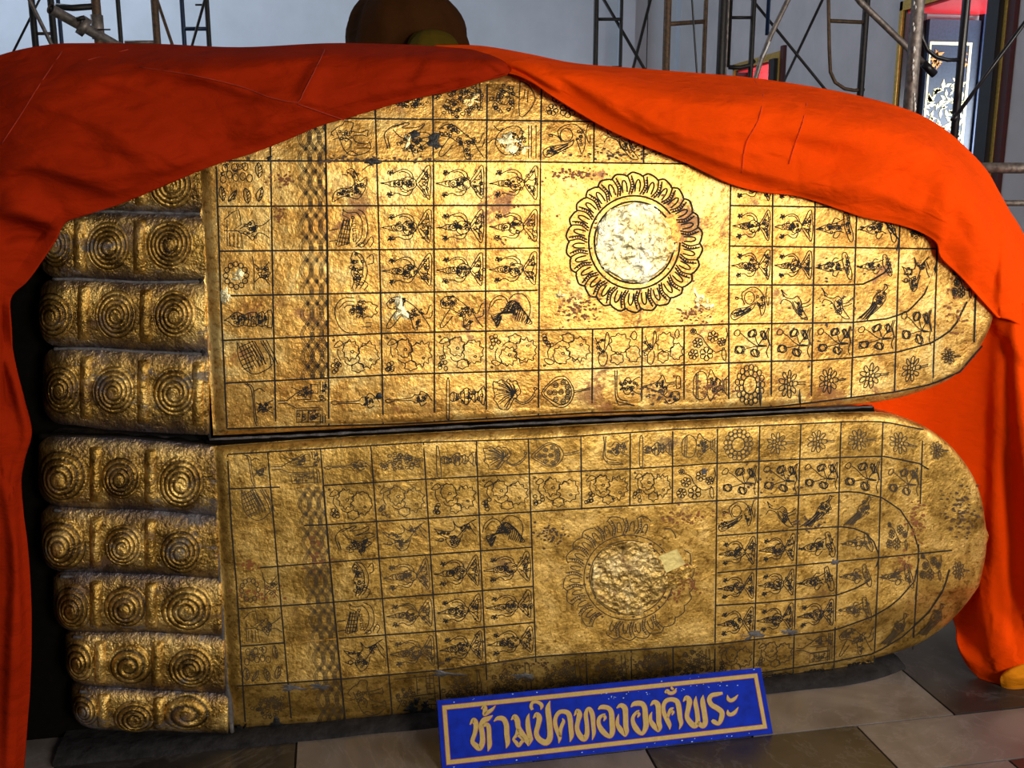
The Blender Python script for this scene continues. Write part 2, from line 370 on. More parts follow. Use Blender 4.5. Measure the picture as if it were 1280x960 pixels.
statue = tag(empty('reclining_statue', (0.7, .2, 0)), 'gilded soles and toes of a huge reclining statue, feet stacked, covered in engraved squares', 'statue')
statue.location = (0, 0, 0)
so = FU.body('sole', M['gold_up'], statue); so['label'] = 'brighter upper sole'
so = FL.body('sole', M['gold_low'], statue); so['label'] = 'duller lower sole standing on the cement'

# ------------------------------------------------------------------ engraved ribbons
def ribbon(foot, strokes, wpx, mat, name, parent, off=.0018):
    """strokes: list of Nx2 pixel polylines; one mesh of thin strips lying on the gilding"""
    V = []; F_ = []; PX = []; meta = []
    for st in strokes:
        P = np.asarray(st, float)
        if len(P) < 2: continue
        T = np.gradient(P, axis=0); ln = np.hypot(T[:, 0], T[:, 1])+1e-9; Nn = np.stack([-T[:, 1], T[:, 0]], 1)/ln[:, None]*wpx/2
        PX += [P+Nn, P-Nn]; meta.append(len(P))
    if not meta: return None
    A = np.vstack(PX); W = foot.hit(A[:, 0], A[:, 1], off); o = 0
    for n in meta:
        for i in range(n-1): F_.append((o+i, o+i+1, o+n+i+1, o+n+i))
        o += 2*n
    return pymesh(name, W, F_, mat, parent)
R_ = rng
def jit(P, a=.012): return [(x+R_.uniform(-a, a), y+R_.uniform(-a, a)) for x, y in P]
def C_(cx, cy, r, ry=None, n=8):
    ry = ry or r; return crom([(cx+r*math.cos(2*PI*k/n), cy+ry*math.sin(2*PI*k/n)) for k in range(n)], 2, True)
def S(P, closed=False, n=3, a=.012): return crom(jit(P, a), n, closed)
def squig(cx, cy, rx, ry, n, sz=.05):
    out = []; n = int(n*1.3)
    for _ in range(n):
        t = R_.uniform(0, 2*PI); q = math.sqrt(R_.random()); x = cx+rx*q*math.cos(t); y = cy+ry*q*math.sin(t); a = R_.uniform(0, 2*PI); s = sz*R_.uniform(.6, 1.3)
        out.append(crom([(x, y), (x+s*math.cos(a), y+s*math.sin(a)), (x+s*1.1*math.cos(a+1), y+s*1.1*math.sin(a+1)), (x+s*.3*math.cos(a+1.6), y+s*.3*math.sin(a+1.6))], 2))
    return out
def star(cx, cy, r): return [S([(cx, cy), (cx+r*math.cos(a), cy+r*math.sin(a)), (cx+r*.6*math.cos(a+.7), cy+r*.6*math.sin(a+.7)), (cx, cy)], n=2) for a in [k*2*PI/5+R_.random()*.4 for k in range(5)]]
def deity():
    o = [S([(.70,.48),(.80,.26),(.88,.1),(.94,.09),(.96,.2),(.965,.5),(.95,.78),(.92,.87),(.86,.80),(.78,.66)], True),
         S([(.72,.49),(.84,.30),(.91,.16)]), S([(.74,.52),(.84,.64),(.90,.78)]), S([(.78,.40),(.86,.42),(.92,.36)]), S([(.78,.58),(.86,.56),(.92,.62)]), S([(.9,.18),(.92,.4),(.88,.6),(.91,.8)])]
    o += squig(.86, .48, .07, .30, 9, .06)
    o += [S([(.45,.42),(.55,.34),(.67,.40),(.70,.48),(.68,.58),(.55,.67),(.45,.6)], True), C_(.38, .5, .075, .085), C_(.37, .5, .03),
          S([(.33,.42),(.22,.45),(.16,.48),(.03,.5),(.16,.53),(.22,.56),(.33,.58)]), S([(.30,.44),(.27,.5),(.30,.57)]), S([(.24,.45),(.22,.5),(.24,.55)]),
          S([(.66,.40),(.62,.26),(.5,.17),(.38,.2),(.28,.26)]), S([(.60,.36),(.55,.27),(.46,.23),(.38,.25)]),
          S([(.64,.62),(.57,.76),(.46,.78),(.36,.72),(.27,.74)]), S([(.58,.64),(.52,.70),(.42,.69)])]
    return o+star(.23, .25, .07)+star(.21, .76, .07)+squig(.56, .5, .11, .13, 12, .06)+squig(.42, .5, .1, .1, 6, .05)
def kneel():
    o = [S([(.02,.55),(.14,.52),(.24,.46),(.36,.42),(.5,.40),(.62,.34),(.74,.28)]), S([(.02,.55),(.16,.58),(.28,.62),(.4,.66),(.52,.62),(.62,.60),(.70,.64)]),
         C_(.3, .53, .06), S([(.70,.15),(.78,.12),(.82,.25),(.88,.45),(.95,.68),(.93,.86),(.86,.84),(.8,.66),(.72,.5),(.70,.3)], True), S([(.76,.2),(.82,.4),(.88,.7)]),
         S([(.5,.62),(.46,.74),(.54,.78),(.62,.66)]), S([(.42,.4),(.5,.28),(.6,.3)])]
    return o+squig(.48, .51, .18, .1, 18, .06)+squig(.82, .5, .06, .28, 9, .06)+squig(.14, .54, .08, .03, 4, .04)
def braid():
    o = []; ys = np.linspace(0, 1, 17)
    for xc in (.62, .80, .98):
        for sg in (-1, 1):
            for e in (-.03, 0, .03):
                xs = xc+sg*.10*np.cos(2*PI*ys*1.0+.3)+e
                o.append(np.stack([np.clip(xs, .48, .995), ys], 1))
        for yc in (.22, .72):
            for q in range(4): a = (q-1.5)*.5; o.append(np.array([(min(.98, xc), yc+.01), (min(.99, xc+.045*math.cos(a)), yc+.07*math.sin(a))]))
    return o
def rosette():
    o = []
    for k in range(9):
        a = 2*PI*k/9; o.append(S([(.42+.10*math.cos(a-.3), .52+.13*math.sin(a-.3)), (.42+.21*math.cos(a-.2), .52+.26*math.sin(a-.2)), (.42+.25*math.cos(a), .52+.33*math.sin(a)), (.42+.21*math.cos(a+.2), .52+.26*math.sin(a+.2)), (.42+.10*math.cos(a+.3), .52+.13*math.sin(a+.3))]))
    for k in range(5): a = 2*PI*k/5; o.append(C_(.42+.07*math.cos(a), .52+.09*math.sin(a), .045, .06))
    return o+[C_(.42, .52, .03), S([(.64,.50),(.75,.50),(.87,.50)]), S([(.64,.55),(.76,.54),(.87,.54)])]
def lotus():
    o = [S([(.12,.22),(.2,.14),(.27,.2),(.22,.3),(.14,.3)], True), S([(.27,.24),(.4,.34),(.55,.5),(.72,.6),(.85,.6)])]
    for cx, cy, a in ((.25, .68, .1), (.55, .25, -.4), (.62, .78, .5), (.82, .3, 1.2)):
        for k in (-1, 0, 1):
            b_ = a+k*.5; o.append(S([(cx-.12*math.cos(b_), cy-.14*math.sin(b_)), (cx-.03*math.sin(b_), cy+.10*math.cos(b_)), (cx+.12*math.cos(b_), cy+.14*math.sin(b_)), (cx+.03*math.sin(b_), cy-.10*math.cos(b_))], True))
        o.append(S([(cx+.05, cy), (.7, .58), (.9, .6)]))
    return o+[S([(.93,.1),(.88,.3),(.95,.55),(.9,.75),(.95,.92)]), S([(.97,.1),(.93,.3),(.98,.6)])]
def blob(cx, cy, rx, ry, n=9):
    P = []
    for k in range(2*n):
        a = PI*k/n; q = (1.0 if k % 2 else .80)*R_.uniform(.9, 1.1); P.append((cx+rx*q*math.cos(a), cy+ry*q*math.sin(a)))
    return crom(P, 3, True)
def cloud():
    f = R_.choice((0, 1))
    o = [blob(.42, .36, .17, .26), blob(.75, .5, .22, .33, 11), blob(.55, .80, .13, .13, 6), C_(.45, .4, .03), C_(.8, .62, .025), C_(.1, .1, .02)]
    o += [S([(.28,.28),(.34,.16),(.42,.14)]), S([(.62,.3),(.68,.24),(.76,.3)])]
    for k in range(7): o.append(C_(.14+R_.uniform(-.06, .1), .72+R_.uniform(-.12, .18), .04, .05, 6))
    o += [S([(.1,.25),(.2,.12),(.28,.2),(.16,.28)], True), S([(.18,.3),(.16,.45),(.22,.6)]), S([(.3,.62),(.36,.7),(.46,.75)])]
    if f: o = [np.stack([np.asarray(s)[:, 0], 1-np.asarray(s)[:, 1]], 1) for s in o]
    return o
def fruit():
    o = [S([(.05,.2),(.1,.38),(.22,.55),(.26,.2),(.3,.08),(.34,.3),(.24,.55)]), S([(.24,.55),(.12,.7),(.14,.92),(.24,.95),(.3,.75),(.26,.6)], False), S([(.05,.35),(.16,.56),(.25,.58)]),
         blob(.55, .40, .22, .28, 9), blob(.5, .78, .14, .17, 6), blob(.83, .66, .16, .24, 8), S([(.78,.2),(.85,.08),(.9,.2),(.84,.32)], True)]
    return o+squig(.15, .5, .1, .3, 8, .06)
def flowers():
    o = []
    for cx, cy, r in ((.2, .75, .12), (.5, .75, .16), (.3, .45, .12), (.65, .3, .13), (.2, .15, .07), (.85, .45, .1)):
        for k in range(6): a = 2*PI*k/6+cx; o.append(C_(cx+r*.6*math.cos(a), cy+r*.7*math.sin(a), r*.38, r*.45, 6))
    return o+[S([(.25,.2),(.4,.3),(.5,.5),(.7,.7),(.9,.65)]), S([(.88,.6),(.95,.75),(.92,.95),(.85,.8)], True), S([(.9,.5),(.97,.3),(.95,.1)])]
def tiered():
    o = [S([(.25,.08),(.29,.25),(.29,.95),(.25,.98),(.22,.9),(.22,.3)], True)]
    prof = [(.30,.05),(.36,.10),(.42,.08),(.5,.05),(.58,.16),(.66,.18),(.72,.08),(.78,.14),(.84,.06),(.92,.17),(.98,.2)]
    o += [S([(x, .50-y) for x, y in prof]), S([(x, .50+y) for x, y in prof])]
    for x, y in prof[1::1]: o.append(S([(x, .5-y), (x+.015, .5), (x, .5+y)]))
    return o+squig(.62, .5, .3, .1, 16, .05)
def leaffan():
    o = [S([(.12,.2),(.2,.22),(.28,.18),(.36,.22),(.42,.16),(.48,.22),(.56,.2),(.62,.3),(.66,.45),(.6,.55)]), S([(.12,.2),(.14,.4),(.16,.52),(.14,.6),(.2,.68),(.24,.8),(.36,.84),(.44,.8),(.5,.66),(.56,.58)]),
         S([(.56,.6),(.68,.7),(.8,.66),(.92,.52),(.95,.42)]), S([(.56,.64),(.68,.74),(.82,.70),(.95,.55)]), C_(.95, .4, .03), C_(.54, .54, .06)]
    for a in ((.2,.24),(.3,.22),(.4,.22),(.5,.26),(.6,.36),(.18,.5),(.22,.66),(.34,.78),(.16,.36)):
        o.append(S([a, ((a[0]+.52)/2+.02, (a[1]+.5)/2-.03), (.52, .5)])); o.append(S([(a[0]+.03, a[1]+.04), ((a[0]+.54)/2+.03, (a[1]+.54)/2-.02), (.52, .52)]))
    return o
def dotfan():
    o = [S([(.04,.5),(.18,.3),(.34,.15),(.5,.16),(.62,.3),(.66,.5),(.62,.7),(.5,.84),(.34,.82),(.18,.68)], True), S([(.09,.5),(.22,.32),(.36,.2),(.49,.21),(.58,.34),(.61,.5),(.58,.66),(.49,.79),(.36,.77),(.22,.66)], True),
         S([(.66,.47),(.8,.46),(.98,.42)]), S([(.66,.52),(.8,.51),(.98,.47)])]
    for x, y in ((.2,.5),(.32,.34),(.32,.66),(.42,.5),(.46,.28),(.46,.72),(.55,.5),(.54,.38),(.54,.62),(.3,.5)): o += [C_(x, y, .045, .055), C_(x, y, .02)]
    return o
def banner():
    o = [S([(.45,.04),(.47,.3),(.46,.6),(.5,.75),(.62,.8),(.78,.84),(.88,.88),(.7,.86),(.55,.84),(.48,.72)]), S([(.5,.04),(.5,.3),(.5,.58),(.58,.72),(.72,.76)])]
    prof = [(.55,.06),(.62,.06),(.68,.18),(.75,.18),(.8,.10),(.88,.16),(.98,.2)]
    o += [S([(x, .42-y) for x, y in prof]), S([(x, .42+y) for x, y in prof])]
    return o+squig(.76, .42, .2, .13, 22, .05)
def ewer():
    o = [S([(.02,.44),(.15,.42),(.28,.38),(.4,.30),(.48,.2),(.56,.3),(.6,.38),(.8,.37)]), S([(.02,.47),(.15,.49),(.3,.53),(.42,.6),(.5,.66),(.6,.6),(.62,.44),(.8,.42)]), S([(.82,.26),(.92,.26),(.92,.5),(.82,.5)], True),
         S([(.5,.66),(.62,.72),(.75,.6),(.88,.6),(.9,.75),(.8,.8),(.66,.86),(.56,.74)])]
    return o+squig(.45, .44, .12, .13, 16, .05)+squig(.75, .72, .1, .08, 6, .05)
def drum():
    o = [S([(.2,.5),(.21,.32),(.27,.2),(.38,.16),(.48,.22),(.52,.35),(.53,.5),(.51,.64),(.46,.76),(.36,.8),(.26,.75),(.21,.64)], True), S([(.27,.2),(.27,.5),(.27,.78)]), S([(.31,.18),(.31,.5),(.31,.78)]),
         S([(.53,.3),(.60,.12),(.7,.28),(.8,.34),(.86,.40),(.98,.28)]), S([(.53,.66),(.6,.82),(.7,.68),(.8,.60),(.86,.56),(.98,.72)])]
    return o+squig(.7, .48, .12, .17, 20, .06)+[S([(x, .34), (x+.01, .5), (x, .64)]) for x in (.86, .91, .95)]
def wreath():
    o = []
    for r, q in ((.36, 17), (.25, 13)):
        for k in range(q): a = 2*PI*k/q; o.append(C_(.5+r*math.cos(a)*.85, .5+r*math.sin(a)*1.1, .055, .065, 6))
    return o+[C_(.5, .5, .16, .2)]
def stupa():
    prof = [(.03,.0),(.12,.04),(.2,.12),(.3,.17),(.42,.12),(.5,.14),(.56,.17),(.66,.17),(.7,.12),(.78,.17),(.84,.14),(.9,.2),(.98,.22)]
    o = [S([(x, .55-y) for x, y in prof]), S([(x, .55+y) for x, y in prof])]
    for x, y in prof[3:]: o.append(S([(x, .55-y), (x+.01, .55), (x, .55+y)]))
    return o+squig(.32, .55, .16, .12, 22, .05)+squig(.72, .55, .2, .12, 16, .05)
def palace():
    o = [S([(.04,.42),(.22,.44),(.4,.3),(.55,.2),(.66,.1),(.68,.35),(.66,.42),(.4,.42)], n=1), S([(.04,.5),(.2,.5),(.4,.62),(.7,.62),(.9,.62)], n=1), S([(.3,.15),(.5,.25),(.4,.35)], n=1), S([(.68,.12),(.8,.12),(.8,.3),(.68,.3)], True, 1),
         S([(.4,.66),(.4,.92),(.9,.92),(.9,.66)], True, 1), S([(.62,.66),(.62,.92)]), S([(.5,.66),(.5,.92)]), S([(.85,.05),(.85,.95)]), S([(.9,.05),(.9,.95)]), S([(.95,.05),(.95,.95)]), S([(.55,.48),(.85,.48)])]
    return o+squig(.6, .3, .12, .1, 10, .06)+squig(.65, .78, .2, .1, 10, .06)+squig(.9, .3, .05, .2, 8, .05)
def lattice():
    o = [S([(.28,.02),(.28,.3),(.34,.6),(.45,.75),(.6,.84),(.75,.8),(.9,.7),(.98,.6)])]
    for k in range(6): o.append(S([(.28+k*.07, .05+k*.02), (.5+k*.07, .75-k*.03)])); o.append(S([(.28+.02*k, .2+k*.1), (.6, .02+.12*k)]))
    return o+[S([(x, .03), (x+.16, .4), (x+.2, .62)]) for x in (.5, .56, .62, .74, .8, .86)]
def leaves():
    o = []
    for cx, cy in ((.08,.4),(.2,.3),(.32,.36),(.45,.34),(.58,.38),(.12,.15),(.3,.14),(.5,.12)): o.append(C_(cx+.03, cy, .055, .09, 7))
    for cx, cy, a in ((.08,.72,1.5),(.28,.78,2.2),(.55,.78,1.4),(.8,.74,1.8),(.78,.2,1.5)):
        dx, dy = .13*math.cos(a), .17*math.sin(a); o += [S([(cx-dx, cy-dy), (cx+dy*.4, cy), (cx+dx, cy+dy), (cx-dy*.4, cy)], True), S([(cx-dx, cy-dy), (cx+dx, cy+dy)])]
        o += [S([(cx, cy+q), (cx+.05, cy+q-.06)]) for q in (-.06, .02, .09)]
    return o+squig(.35, .2, .3, .15, 8, .07)
def ship():
    o = [S([(.6,.06),(.74,.16),(.8,.4),(.78,.65),(.68,.85),(.55,.95)]), S([(.3,.08),(.42,.16),(.58,.14),(.68,.3),(.7,.5),(.66,.72),(.56,.88)]), S([(.32,.06),(.3,.2),(.44,.3),(.42,.85),(.2,.92),(.16,.88),(.32,.28)], n=1), S([(.02,.55),(.2,.52)]), S([(.02,.82),(.18,.8)]), C_(.5, .26, .03)]
    for k in range(6): y = .32+k*.1; o.append(S([(.30-k*.02, y), (.43, y+.03)]))
    for k in range(4): x = .22+k*.06; o.append(S([(x+.1, .3), (x-.02, .9)]))
    for k in range(4): o.append(S([(.5,.4+k*.12),(.56,.38+k*.12),(.56,.46+k*.12),(.5,.47+k*.12)], True, 1))
    return o+[C_(.66, .9, .06, .05), S([(.74,.9),(.86,.7),(.9,.8),(.84,.95)])]
def crescent():
    o = [S([(.5,.02),(.64,.08),(.74,.28),(.76,.5),(.7,.74),(.6,.9)]), S([(.54,.05),(.66,.28),(.68,.5),(.62,.75),(.52,.9)]), S([(.5,.04),(.44,.2),(.52,.35),(.44,.5),(.5,.68),(.45,.9)]), S([(.76,.2),(.86,.1),(.88,.3),(.78,.34)]), S([(.7,.7),(.78,.8),(.7,.95)])]
    return o+squig(.56, .5, .1, .38, 22, .07)
def lion():
    o = [S([(.1,.25),(.2,.12),(.35,.1),(.48,.2),(.62,.35),(.74,.5),(.84,.7),(.95,.92)]), S([(.1,.25),(.15,.38),(.3,.42),(.42,.5),(.55,.62),(.6,.9),(.68,.95),(.7,.7)]), S([(.74,.5),(.86,.55),(.92,.35),(.97,.3)]), S([(.84,.66),(.95,.62),(.97,.45)]), S([(.3,.42),(.2,.6),(.1,.85),(.18,.88),(.36,.6)])]
    return o+squig(.3, .25, .16, .12, 16, .06)+squig(.62, .52, .16, .12, 16, .06)+squig(.66, .8, .06, .12, 6, .05)
def wings():
    o = []
    for k in range(9):
        q = k/8; o.append(S([(.30+.30*q, .55-.1*q), (.45+.22*q, .25-.1*q+.3*q*q), (.62+.25*q, .35+.45*q), (.55+.28*q, .75+.12*q)]))
    for k in range(6): q = k/5; o.append(S([(.55-.02*q, .5+.05*q), (.35-.1*q, .52+.08*q), (.12+.08*q, .6+.28*q)])); o.append(S([(.1+.08*q, .58+.28*q), (.14+.08*q, .72+.2*q), (.3, .62+.06*q)]))
    o += [S([(.04,.5),(.1,.25),(.25,.1),(.38,.18),(.42,.3)]), S([(.42,.2),(.55,.07),(.72,.1),(.83,.3),(.85,.55),(.76,.85)]), S([(.1,.4),(.2,.22),(.3,.2)])]
    return o+squig(.5, .45, .15, .15, 14, .07)
def naga():
    o = [S([(.3,.2),(.5,.08),(.6,.1),(.45,.2),(.7,.18),(.85,.1),(.8,.22),(.55,.35),(.85,.3),(.95,.4),(.7,.5),(.9,.55),(.75,.7)]), S([(.2,.7),(.15,.35),(.3,.15),(.5,.12)]), S([(.3,.25),(.4,.4),(.55,.5),(.6,.7),(.65,.9)]), S([(.2,.45),(.25,.7),(.2,.5)])]
    return o+squig(.6, .6, .22, .2, 24, .08)
def birdf():
    o = [S([(.1,.3),(.2,.45),(.32,.55),(.42,.62),(.55,.58),(.68,.4),(.8,.2),(.95,.08)]), S([(.1,.3),(.3,.38),(.45,.38),(.52,.28),(.48,.1),(.58,.28),(.7,.25),(.9,.12)]), S([(.32,.58),(.34,.72),(.44,.86),(.56,.8),(.6,.66),(.66,.5)]), S([(.34,.62),(.2,.66),(.1,.6)]), C_(.22, .62, .05), S([(.8,.2),(.88,.45),(.95,.55)]), S([(.84,.18),(.95,.35)])]
    return o+squig(.46, .66, .1, .14, 16, .06)+squig(.3, .42, .12, .06, 8, .05)+squig(.72, .3, .1, .1, 8, .06)
def bird():
    o = [S([(.22,.1),(.3,.3),(.48,.36),(.62,.3),(.72,.42),(.74,.6),(.84,.8),(.9,.92),(.78,.9),(.66,.78),(.54,.62),(.46,.45),(.28,.38),(.2,.5)]), S([(.22,.1),(.28,.2),(.36,.26)]), S([(.55,.42),(.66,.55),(.72,.75)]), S([(.5,.42),(.56,.6),(.66,.72)]), S([(.74,.5),(.86,.46),(.95,.36)]), S([(.72,.6),(.88,.56),(.96,.5)]), C_(.28, .28, .015)]
    return o+squig(.66, .62, .08, .18, 10, .06)
def peacock():
    o = [S([(.05,.72),(.2,.62),(.4,.58),(.55,.52),(.62,.45),(.6,.56),(.48,.68),(.3,.8),(.14,.9),(.06,.86)], True), S([(.15,.32),(.3,.36),(.38,.5),(.3,.26),(.4,.12),(.55,.05),(.7,.1),(.82,.3),(.85,.6),(.78,.8),(.72,.55),(.66,.42)]), C_(.48, .33, .12, .17), S([(.9,.05),(.86,.3),(.92,.55),(.95,.3)], False), C_(.18, .34, .04, .03)]
    return o+[S([(.1,.74+q*.03),(.3,.66+q*.04),(.52,.54+q*.03)]) for q in range(4)]+squig(.25, .72, .18, .08, 12, .05)+squig(.76, .4, .06, .2, 8, .06)
def phoenix():
    o = [S([(.78,.06),(.74,.2),(.62,.28),(.5,.4),(.42,.6),(.25,.78),(.05,.95)]), S([(.78,.06),(.84,.14),(.76,.25),(.8,.4),(.7,.58),(.55,.72),(.4,.84)]), S([(.78,.06),(.9,.1)])]
    for k in range(7): q = k/6; o.append(S([(.5+.1*q, .5+.12*q), (.35+.1*q, .68+.1*q), (.1+.22*q, .93+.03*q)]))
    return o+squig(.66, .42, .1, .18, 18, .07)
def kinnari():
    o = [S([(.1,.92),(.14,.7),(.3,.62),(.45,.6),(.55,.5),(.5,.3),(.4,.22),(.5,.15),(.6,.28),(.66,.45),(.78,.35),(.8,.5),(.72,.7),(.6,.85),(.4,.78),(.24,.84)], True), S([(.2,.72),(.36,.7),(.54,.7)]), S([(.7,.2),(.84,.08),(.95,.1)]), S([(.3,.3),(.42,.3)])]
    return o+squig(.4, .7, .22, .08, 20, .05)+squig(.64, .58, .1, .14, 12, .05)+squig(.52, .25, .08, .08, 5, .05)
def horse():
    o = [S([(.15,.4),(.1,.32),(.22,.2),(.34,.14),(.4,.05),(.55,.1),(.52,.3),(.76,.3),(.84,.26),(.84,.4),(.76,.38),(.55,.42),(.6,.55),(.8,.6),(.88,.56),(.9,.7),(.82,.7),(.62,.7)]), S([(.22,.3),(.28,.55),(.36,.75),(.5,.88),(.7,.86),(.86,.76)]), S([(.28,.5),(.4,.45),(.5,.55),(.46,.7)]), S([(.12,.5),(.26,.46)]), S([(.4,.84),(.48,.78),(.62,.86)])]
    return o+squig(.4, .45, .14, .18, 8, .07)
def vase():
    o = [S([(.15,.5),(.22,.3),(.4,.14),(.6,.14),(.66,.3),(.64,.6),(.52,.82),(.34,.84),(.2,.7)], True), C_(.44, .5, .17, .22), C_(.44, .52, .1, .13), S([(.02,.56),(.12,.44),(.2,.5)]), S([(.12,.12),(.22,.25),(.3,.18)])]
    return o+[S([(x, .1), (x, .92)]) for x in (.78, .84, .92)]+squig(.5, .5, .25, .32, 18, .07)
def halo(): return [C_(.32, .5, .1, .16), S([(.6,.12),(.6,.9),(.78,.78),(.88,.5),(.78,.22),(.6,.12)]), S([(.25,.3),(.4,.4),(.58,.5)]), S([(.7,.3),(.68,.5)]), S([(.76,.34),(.75,.6)])]+squig(.32, .5, .2, .3, 24, .08)
def crowd(): return squig(.5, .55, .42, .38, 60, .08)+[S([(.8,.1),(.8,.5),(.85,.8),(.9,.6),(.86,.1)])]
def scrib(): return squig(.55, .5, .35, .22, 38, .08)
def sceptre(): return [S([(.03,.52),(.12,.48),(.2,.5),(.55,.49),(.62,.42),(.7,.44),(.76,.36),(.86,.42),(.96,.55)]), S([(.03,.52),(.12,.57),(.2,.54),(.55,.55),(.62,.6),(.7,.58),(.76,.66),(.86,.6)])]+squig(.76, .5, .12, .08, 14, .04)
def stand(): return [S([(.4,.02),(.5,.1),(.54,.4),(.56,.8),(.62,.98)]), S([(.44,.02),(.56,.12),(.58,.5),(.62,.9)]), S([(.58,.2),(.7,.14),(.8,.22)]), S([(.62,.45),(.72,.52),(.82,.48),(.96,.42)]), S([(.62,.68),(.72,.6),(.82,.62),(.96,.7)])]+squig(.78, .56, .14, .1, 16, .05)
def temple(): return [S([(.15,.3),(.15,.9),(.45,.95),(.42,.6),(.3,.5),(.42,.4),(.4,.06),(.25,.12),(.1,.28)], n=1), S([(.1,.55),(.42,.55)]), S([(.2,.6),(.2,.9)]), S([(.28,.6),(.28,.92)]), S([(.35,.6),(.36,.92)]), S([(.4,.5),(.55,.4),(.65,.3),(.72,.45),(.85,.42),(.98,.3)]), S([(.4,.58),(.55,.66),(.65,.78),(.72,.62),(.85,.62),(.98,.72)])]+squig(.62, .54, .12, .18, 16, .06)
def garland(): return wreath_small()+[S([(.62,.1),(.66,.4),(.64,.9)]), S([(.66,.3),(.8,.42),(.96,.25)]), S([(.66,.7),(.8,.58),(.96,.78)])]+squig(.82, .5, .12, .2, 10, .07)
def wreath_small():
    o = []
    for k in range(12): a = 2*PI*k/12; o.append(C_(.3+.2*math.cos(a), .55+.26*math.sin(a), .05, .06, 6))
    return o
def elephant(): return [S([(.5,.1),(.3,.1),(.16,.25),(.13,.5),(.2,.8),(.35,.95),(.55,.96)]), S([(.5,.2),(.32,.2),(.2,.34)]), S([(.5,.28),(.36,.28),(.3,.36)]), S([(.62,.82),(.82,.82),(.84,.74),(.7,.74)], n=1), blob(.75, .4, .2, .22, 8)]+squig(.6, .4, .22, .2, 22, .07)
def building(): return [S([(.1,.1),(.95,.1)]), S([(.1,.55),(.95,.5)]), S([(.75,.05),(.75,.9)]), S([(.82,.05),(.82,.9)]), S([(.9,.05),(.9,.9)]), S([(.55,.1),(.55,.5)]), S([(.1,.8),(.3,.5),(.5,.45)])]+[S([(.75, .15+k*.12), (.9, .15+k*.12)]) for k in range(6)]+squig(.35, .5, .25, .2, 18, .07)
def mapcell(c, pts):
    P = np.asarray(pts, float); u = P[:, :1]; v = P[:, 1:]
    return (1-u)*(1-v)*c[0]+u*(1-v)*c[1]+u*v*c[2]+(1-u)*v*c[3]
GAP = .75
def make_panel(foot, vl, vr, ht, hb, motif, mat, n=4, lw=1.15, line='line', scale=1.0):
    st = np.linspace(0, 1, n+1); SS, TT = np.meshgrid(st, st)
    y = np.full(SS.shape, (ht[0][1]+hb[0][1])/2.0)
    for _ in range(8):
        xl = np.interp(y, *np.array(vl, float).T[::-1]); xr = np.interp(y, *np.array(vr, float).T[::-1]); x = (xl+GAP)+(xr-xl-2*GAP)*SS
        yt = np.interp(x, *np.array(ht, float).T); yb = np.interp(x, *np.array(hb, float).T); yb = np.maximum(yb, yt+2*GAP+.5); y = (yt+GAP)+(yb-yt-2*GAP)*TT
    P = foot.hit(x, y, .0012); V = list(P.reshape(-1, 3)); m = n+1; F_ = grid_faces(m, m, True)
    bd = [(0, j) for j in range(n)]+[(i, n) for i in range(n)]+[(n, j) for j in range(n, 0, -1)]+[(i, 0) for i in range(n, 0, -1)]
    nb = len(bd); base = len(V)+nb
    for i, j in bd: V.append(P[i, j])
    for i, j in bd: V.append(P[i, j]+np.array([0, .0026, 0]))
    for k in range(nb): F_.append((base-nb+k, base-nb+(k+1) % nb, base+(k+1) % nb, base+k))
    pan = pymesh('gold_panel', V, F_, mat, statue, True)
    if motif:
        c = np.array([(x[0, 0], y[0, 0]), (x[0, -1], y[0, -1]), (x[-1, -1], y[-1, -1]), (x[-1, 0], y[-1, 0])])
        if hb[0][1]-ht[0][1] < -999: return pan
        cc = c.mean(0); c = cc+(c-cc)*scale
        ribbon(foot, [mapcell(c, s) for s in motif()], lw, M[line], 'engraving', pan)
    return pan
L1 = lambda *p: list(p)
# upper sole
UV = {0: L1((270,195),(276,372),(284,540)), 1: L1((338,180),(341,360),(345,540)), 2: L1((407,146),(410,360),(411,533)), 3: L1((469,130),(475.6,360),(479,531)), 4: L1((541,104),(543,360),(543,528)), 5: L1((609,94),(607,360),(608,524)), 6: L1((677,96),(674,360),(673,520)),
      'a': L1((743,98),(740,517)), 'b': L1((805,150),(802,515)), 'c': L1((856,150),(855,514)), 7: L1((914,195),(911,360),(911,512)), 8: L1((966,230),(964,509)), 9: L1((1019,245),(1014,505)), 10: L1((1071,262),(1064,499)), 11: L1((1125,275),(1118,492)), 12: L1((1172,300),(1166,482)), 13: L1((1220,362),(1217,455))}
UH = {-1: L1((400,122),(470,108),(541,98),(609,93),(677,95),(745,102),(805,112)), 0: L1((338,148),(427,148),(607,150),(742,152),(920,156)), 1: L1((255,201),(320,201),(640,202),(865,205),(1030,208)), 2: L1((272,258),(500,257),(674,256.5),(913,257),(1020,258.6),(1130,260)), 3: L1((273,314),(494,312),(674,310),(912,307.5),(1171,311)),
      4: L1((275,370),(500,365.6),(671,363),(911,356),(1066,356),(1090,350),(1110,337),(1120,316),(1124,300)), 5: L1((277,425.6),(500,416),(739,411.5),(911,405),(964,404.5),(1067,403),(1113,398),(1137,388),(1157,366),(1171,328)),
      6: L1((280,479),(500,468),(739,461),(964,451.5),(1013,451),(1067,447),(1122,440),(1167,428),(1193,410),(1209,377)), 7: L1((284,536),(500,530),(739,516),(964,509),(1010,504),(1064,497),(1118,490),(1166,480),(1200,465),(1228,432))}
D_, K_ = deity, kneel
